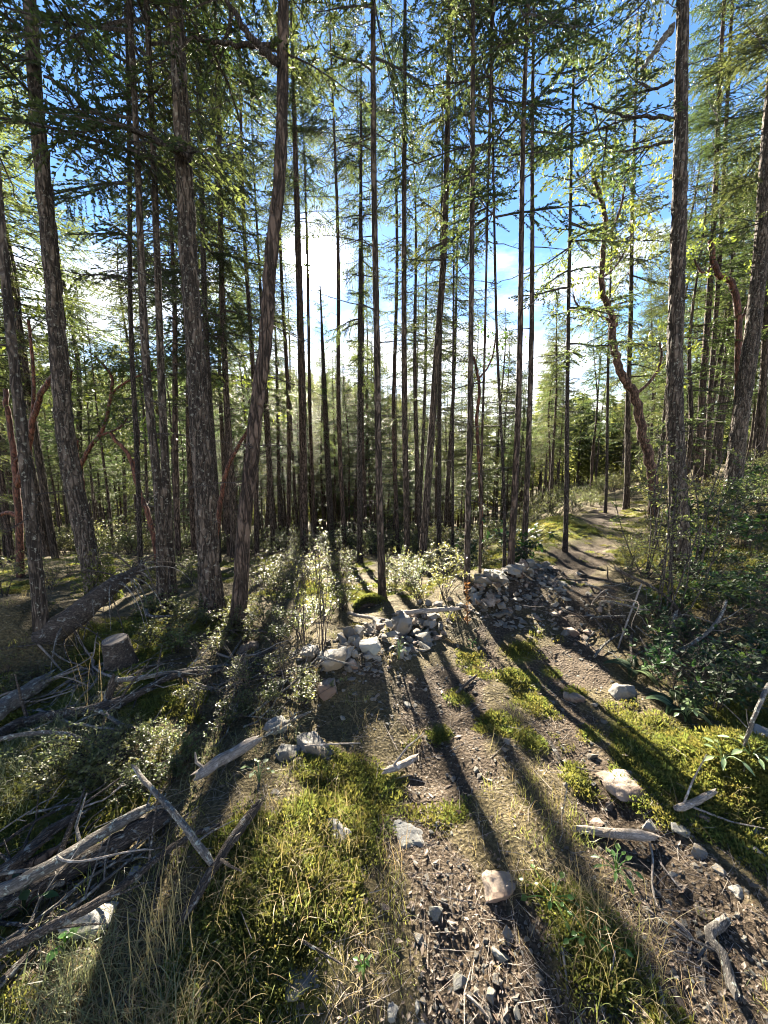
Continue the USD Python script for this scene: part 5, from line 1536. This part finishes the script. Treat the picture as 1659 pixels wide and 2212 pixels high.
for poly, m in zip(CHIPS, (420, 640)):
    x0, y0, x1, y1 = poly.bounds
    k = 0
    while k < m:
        x, y = rng.uniform(x0, x1), rng.uniform(y0, y1)
        if poly.contains(Point(x, y)):
            Q.append((x, y)); k += 1
Q = np.array(Q); n2 = len(Q)
s2 = np.clip(rng.lognormal(-3.4, .45, n2), .012, .08)
instancer(pc, pr, np.column_stack([Q, land(Q[:, 0], Q[:, 1]) + .12 * s2]), rng.integers(0, 5, n2), rng.uniform(0, 6.28, n2), s2[:, None] * np.ones(3), rng.normal(0, .35, (n2, 2)))
tag(pc.GetPrim(), "broken stone chips filling the ground in and around the rubble heaps", "stone chips", kind="stuff")
tag(pb.GetPrim(), "pebbles and stone chips scattered in the wheel tracks", "pebbles", kind="stuff")

# moss climbing the foot of the left fir
rng = np.random.default_rng(17)
at, P0 = L1[2], L1[1]
n = 2600
h = np.abs(rng.normal(0, .28, n)) + .02
a = rng.normal(-.25, .75, n)
C = np.stack([np.interp(h, [-.2, 3], [at(-.2)[k], at(3)[k]]) for k in range(3)], 1)
r = 33 * depth(P0) / FPX * (1 + .35 * np.exp(-h / .22))
dr = np.stack([np.cos(a), np.sin(a), 0 * a], 1)
part(L1[0], "moss", leaves(C + dr * r[:, None], unit(dr + rng.normal(0, .5, (n, 3)) + [0, 0, .3]), unit(rng.normal(0, 1, (n, 3))), .035, .012), MOSSM, kind="stuff")

# ------------------------------------------------------------------ what sets each of the repeats apart: what it stands beside
FIRS_AT = [(92, "edge fir by the fallen tree"), (212, "mossy-footed fir"), (307, "slim fir with the crossing arbutus"), (363, "lichened twin firs"), (460, "stoutest furrowed fir"),
           (515, "kinked reddish fir"), (658, "fir under the sun"), (825, "fir on the mossy hump"), (912, "tilted slim fir"), (1008, "fir at the rubble's end"), (1115, "paired rubble firs"),
           (1220, "lone fir at the path edge"), (1307, "fir at the bright gap"), (1400, "crooked dark arbutus"), (1466, "stout dark fir"), (1518, "reddish paired firs"), (1600, "heavy leaning fir")]
ROCKS_AT = [(668, "rock at the rubble's left end"), (722, "largest grey boulder"), (761, "tan upright rock"), (798, "white sharp-edged rock"), (866, "rock topping the rubble"), (935, "long pale fallen log"),
            (1038, "upright pale block"), (1068, "slanted pale block"), (1118, "tan block under the paired firs"), (1236, "reddish stone on the path"), (1320, "root tangle")]
TRACK_AT = [(885, "bluish slab in the left track"), (1083, "pinkish embedded rock"), (1246, "two small tan stones"), (1345, "long grey rock by the ferns"), (1365, "flat sunlit tan rock"), (1472, "oblong pale stone"), (1570, "bent driftwood root")]
WOOD_AT = [(40, "pale-ended log"), (140, "pale left branch"), (262, "sawn stump"), (236, "dark broken stub"), (350, "sunlit moss"), (490, "broken weathered log"), (540, "tan rock by the leaning fir"), (640, "flat-topped rock"), (704, "brown block set on edge"),
           (1330, "root tangle"), (1440, "mossy stub")]
ORD = "nearest second third fourth fifth sixth seventh eighth ninth tenth eleventh twelfth thirteenth fourteenth fifteenth sixteenth seventeenth eighteenth nineteenth twentieth".split()
KIND_OF = {"pole_fir": ("slender fir", FIRS_AT), "stone": ("stone", ROCKS_AT), "fallen_branch": ("dead branch", WOOD_AT), "leafy_bush": ("leafy bush", FIRS_AT), "low_bush": ("low bush", WOOD_AT),
           "salal_bush": ("broad-leaved salal", [(1400, "crooked dark arbutus"), (1450, "mossy stub"), (1466, "stout dark fir"), (1500, "long slanting branch"), (1560, "pale-leaved sprig"), (1640, "sword fern at the edge")]), "twiggy_bush": ("greyish twiggy bush", WOOD_AT)}
WHERE = {"slender firs down the left slope": "down the left slope", "slender firs of the backlit middle crowd": "in the backlit crowd", "slender firs along the crest of the path": "along the crest",
         "slender firs up on the right bank": "up on the bank", "stones of the rubble by the path bend": "in the bend rubble", "stones of the grey rubble pile": "in the grey pile", "stones strewn beside the rubble pile": "strewn on the path",
         "stones between the rubble heaps": "between the heaps", "stones below the cut bank": "below the cut bank", "small stones in the left wheel track": "in the left track", "small stones in the right wheel track": "in the right track"}
bins = {}
for prim, group, P in REPEATS:
    k = prim.GetName().rstrip("0123456789").rstrip("_")
    noun, marks = KIND_OF[k]
    if "wheel track" in group:
        marks = TRACK_AT
    d = P - EYE
    u = CX + FPX * d[0] / max(.1, d @ FWD)
    m = min(marks, key=lambda a: abs(a[0] - u))
    dist = float(d @ FWD)
    band = ("in the front rows", "deeper in the stand", "far back in the stand")[int(dist > 14) + int(dist > 26)] if k == "pole_fir" else WHERE.get(group, {"leafy_bush": group.replace("bushes", "").strip(), "low_bush": "", "salal_bush": "on the bank", "twiggy_bush": "in the clearing", "fallen_branch": ""}.get(k, ""))
    bins.setdefault((noun, m[1], u < m[0], band), []).append((abs(u - m[0]), prim, dist))
split = {}
for (noun, mark, is_left, band), found in bins.items():
    n = -(-len(found) // 18)
    rows = [[""], ["nearer ", "farther "], ["nearest-row ", "middle-row ", "farthest-row "], ["nearest-row ", "second-row ", "third-row ", "farthest-row "]][min(n, 4) - 1]
    for q, it in enumerate(sorted(found, key=lambda a: a[2])):
        split.setdefault((rows[min(len(rows) - 1, q * len(rows) // len(found))] + noun, mark, is_left, band), []).append(it[:2])
for (noun, mark, is_left, band), found in split.items():
    for q, (_, prim) in enumerate(sorted(found, key=lambda a: a[0])):
        o = ORD[min(q, 19)]
        text = f"{noun} {o} on the {'left' if is_left else 'right'} of the {mark}" + (f", {band}" if band else "")
        prim.SetCustomDataByKey("label", " ".join(text.split()[:16]))
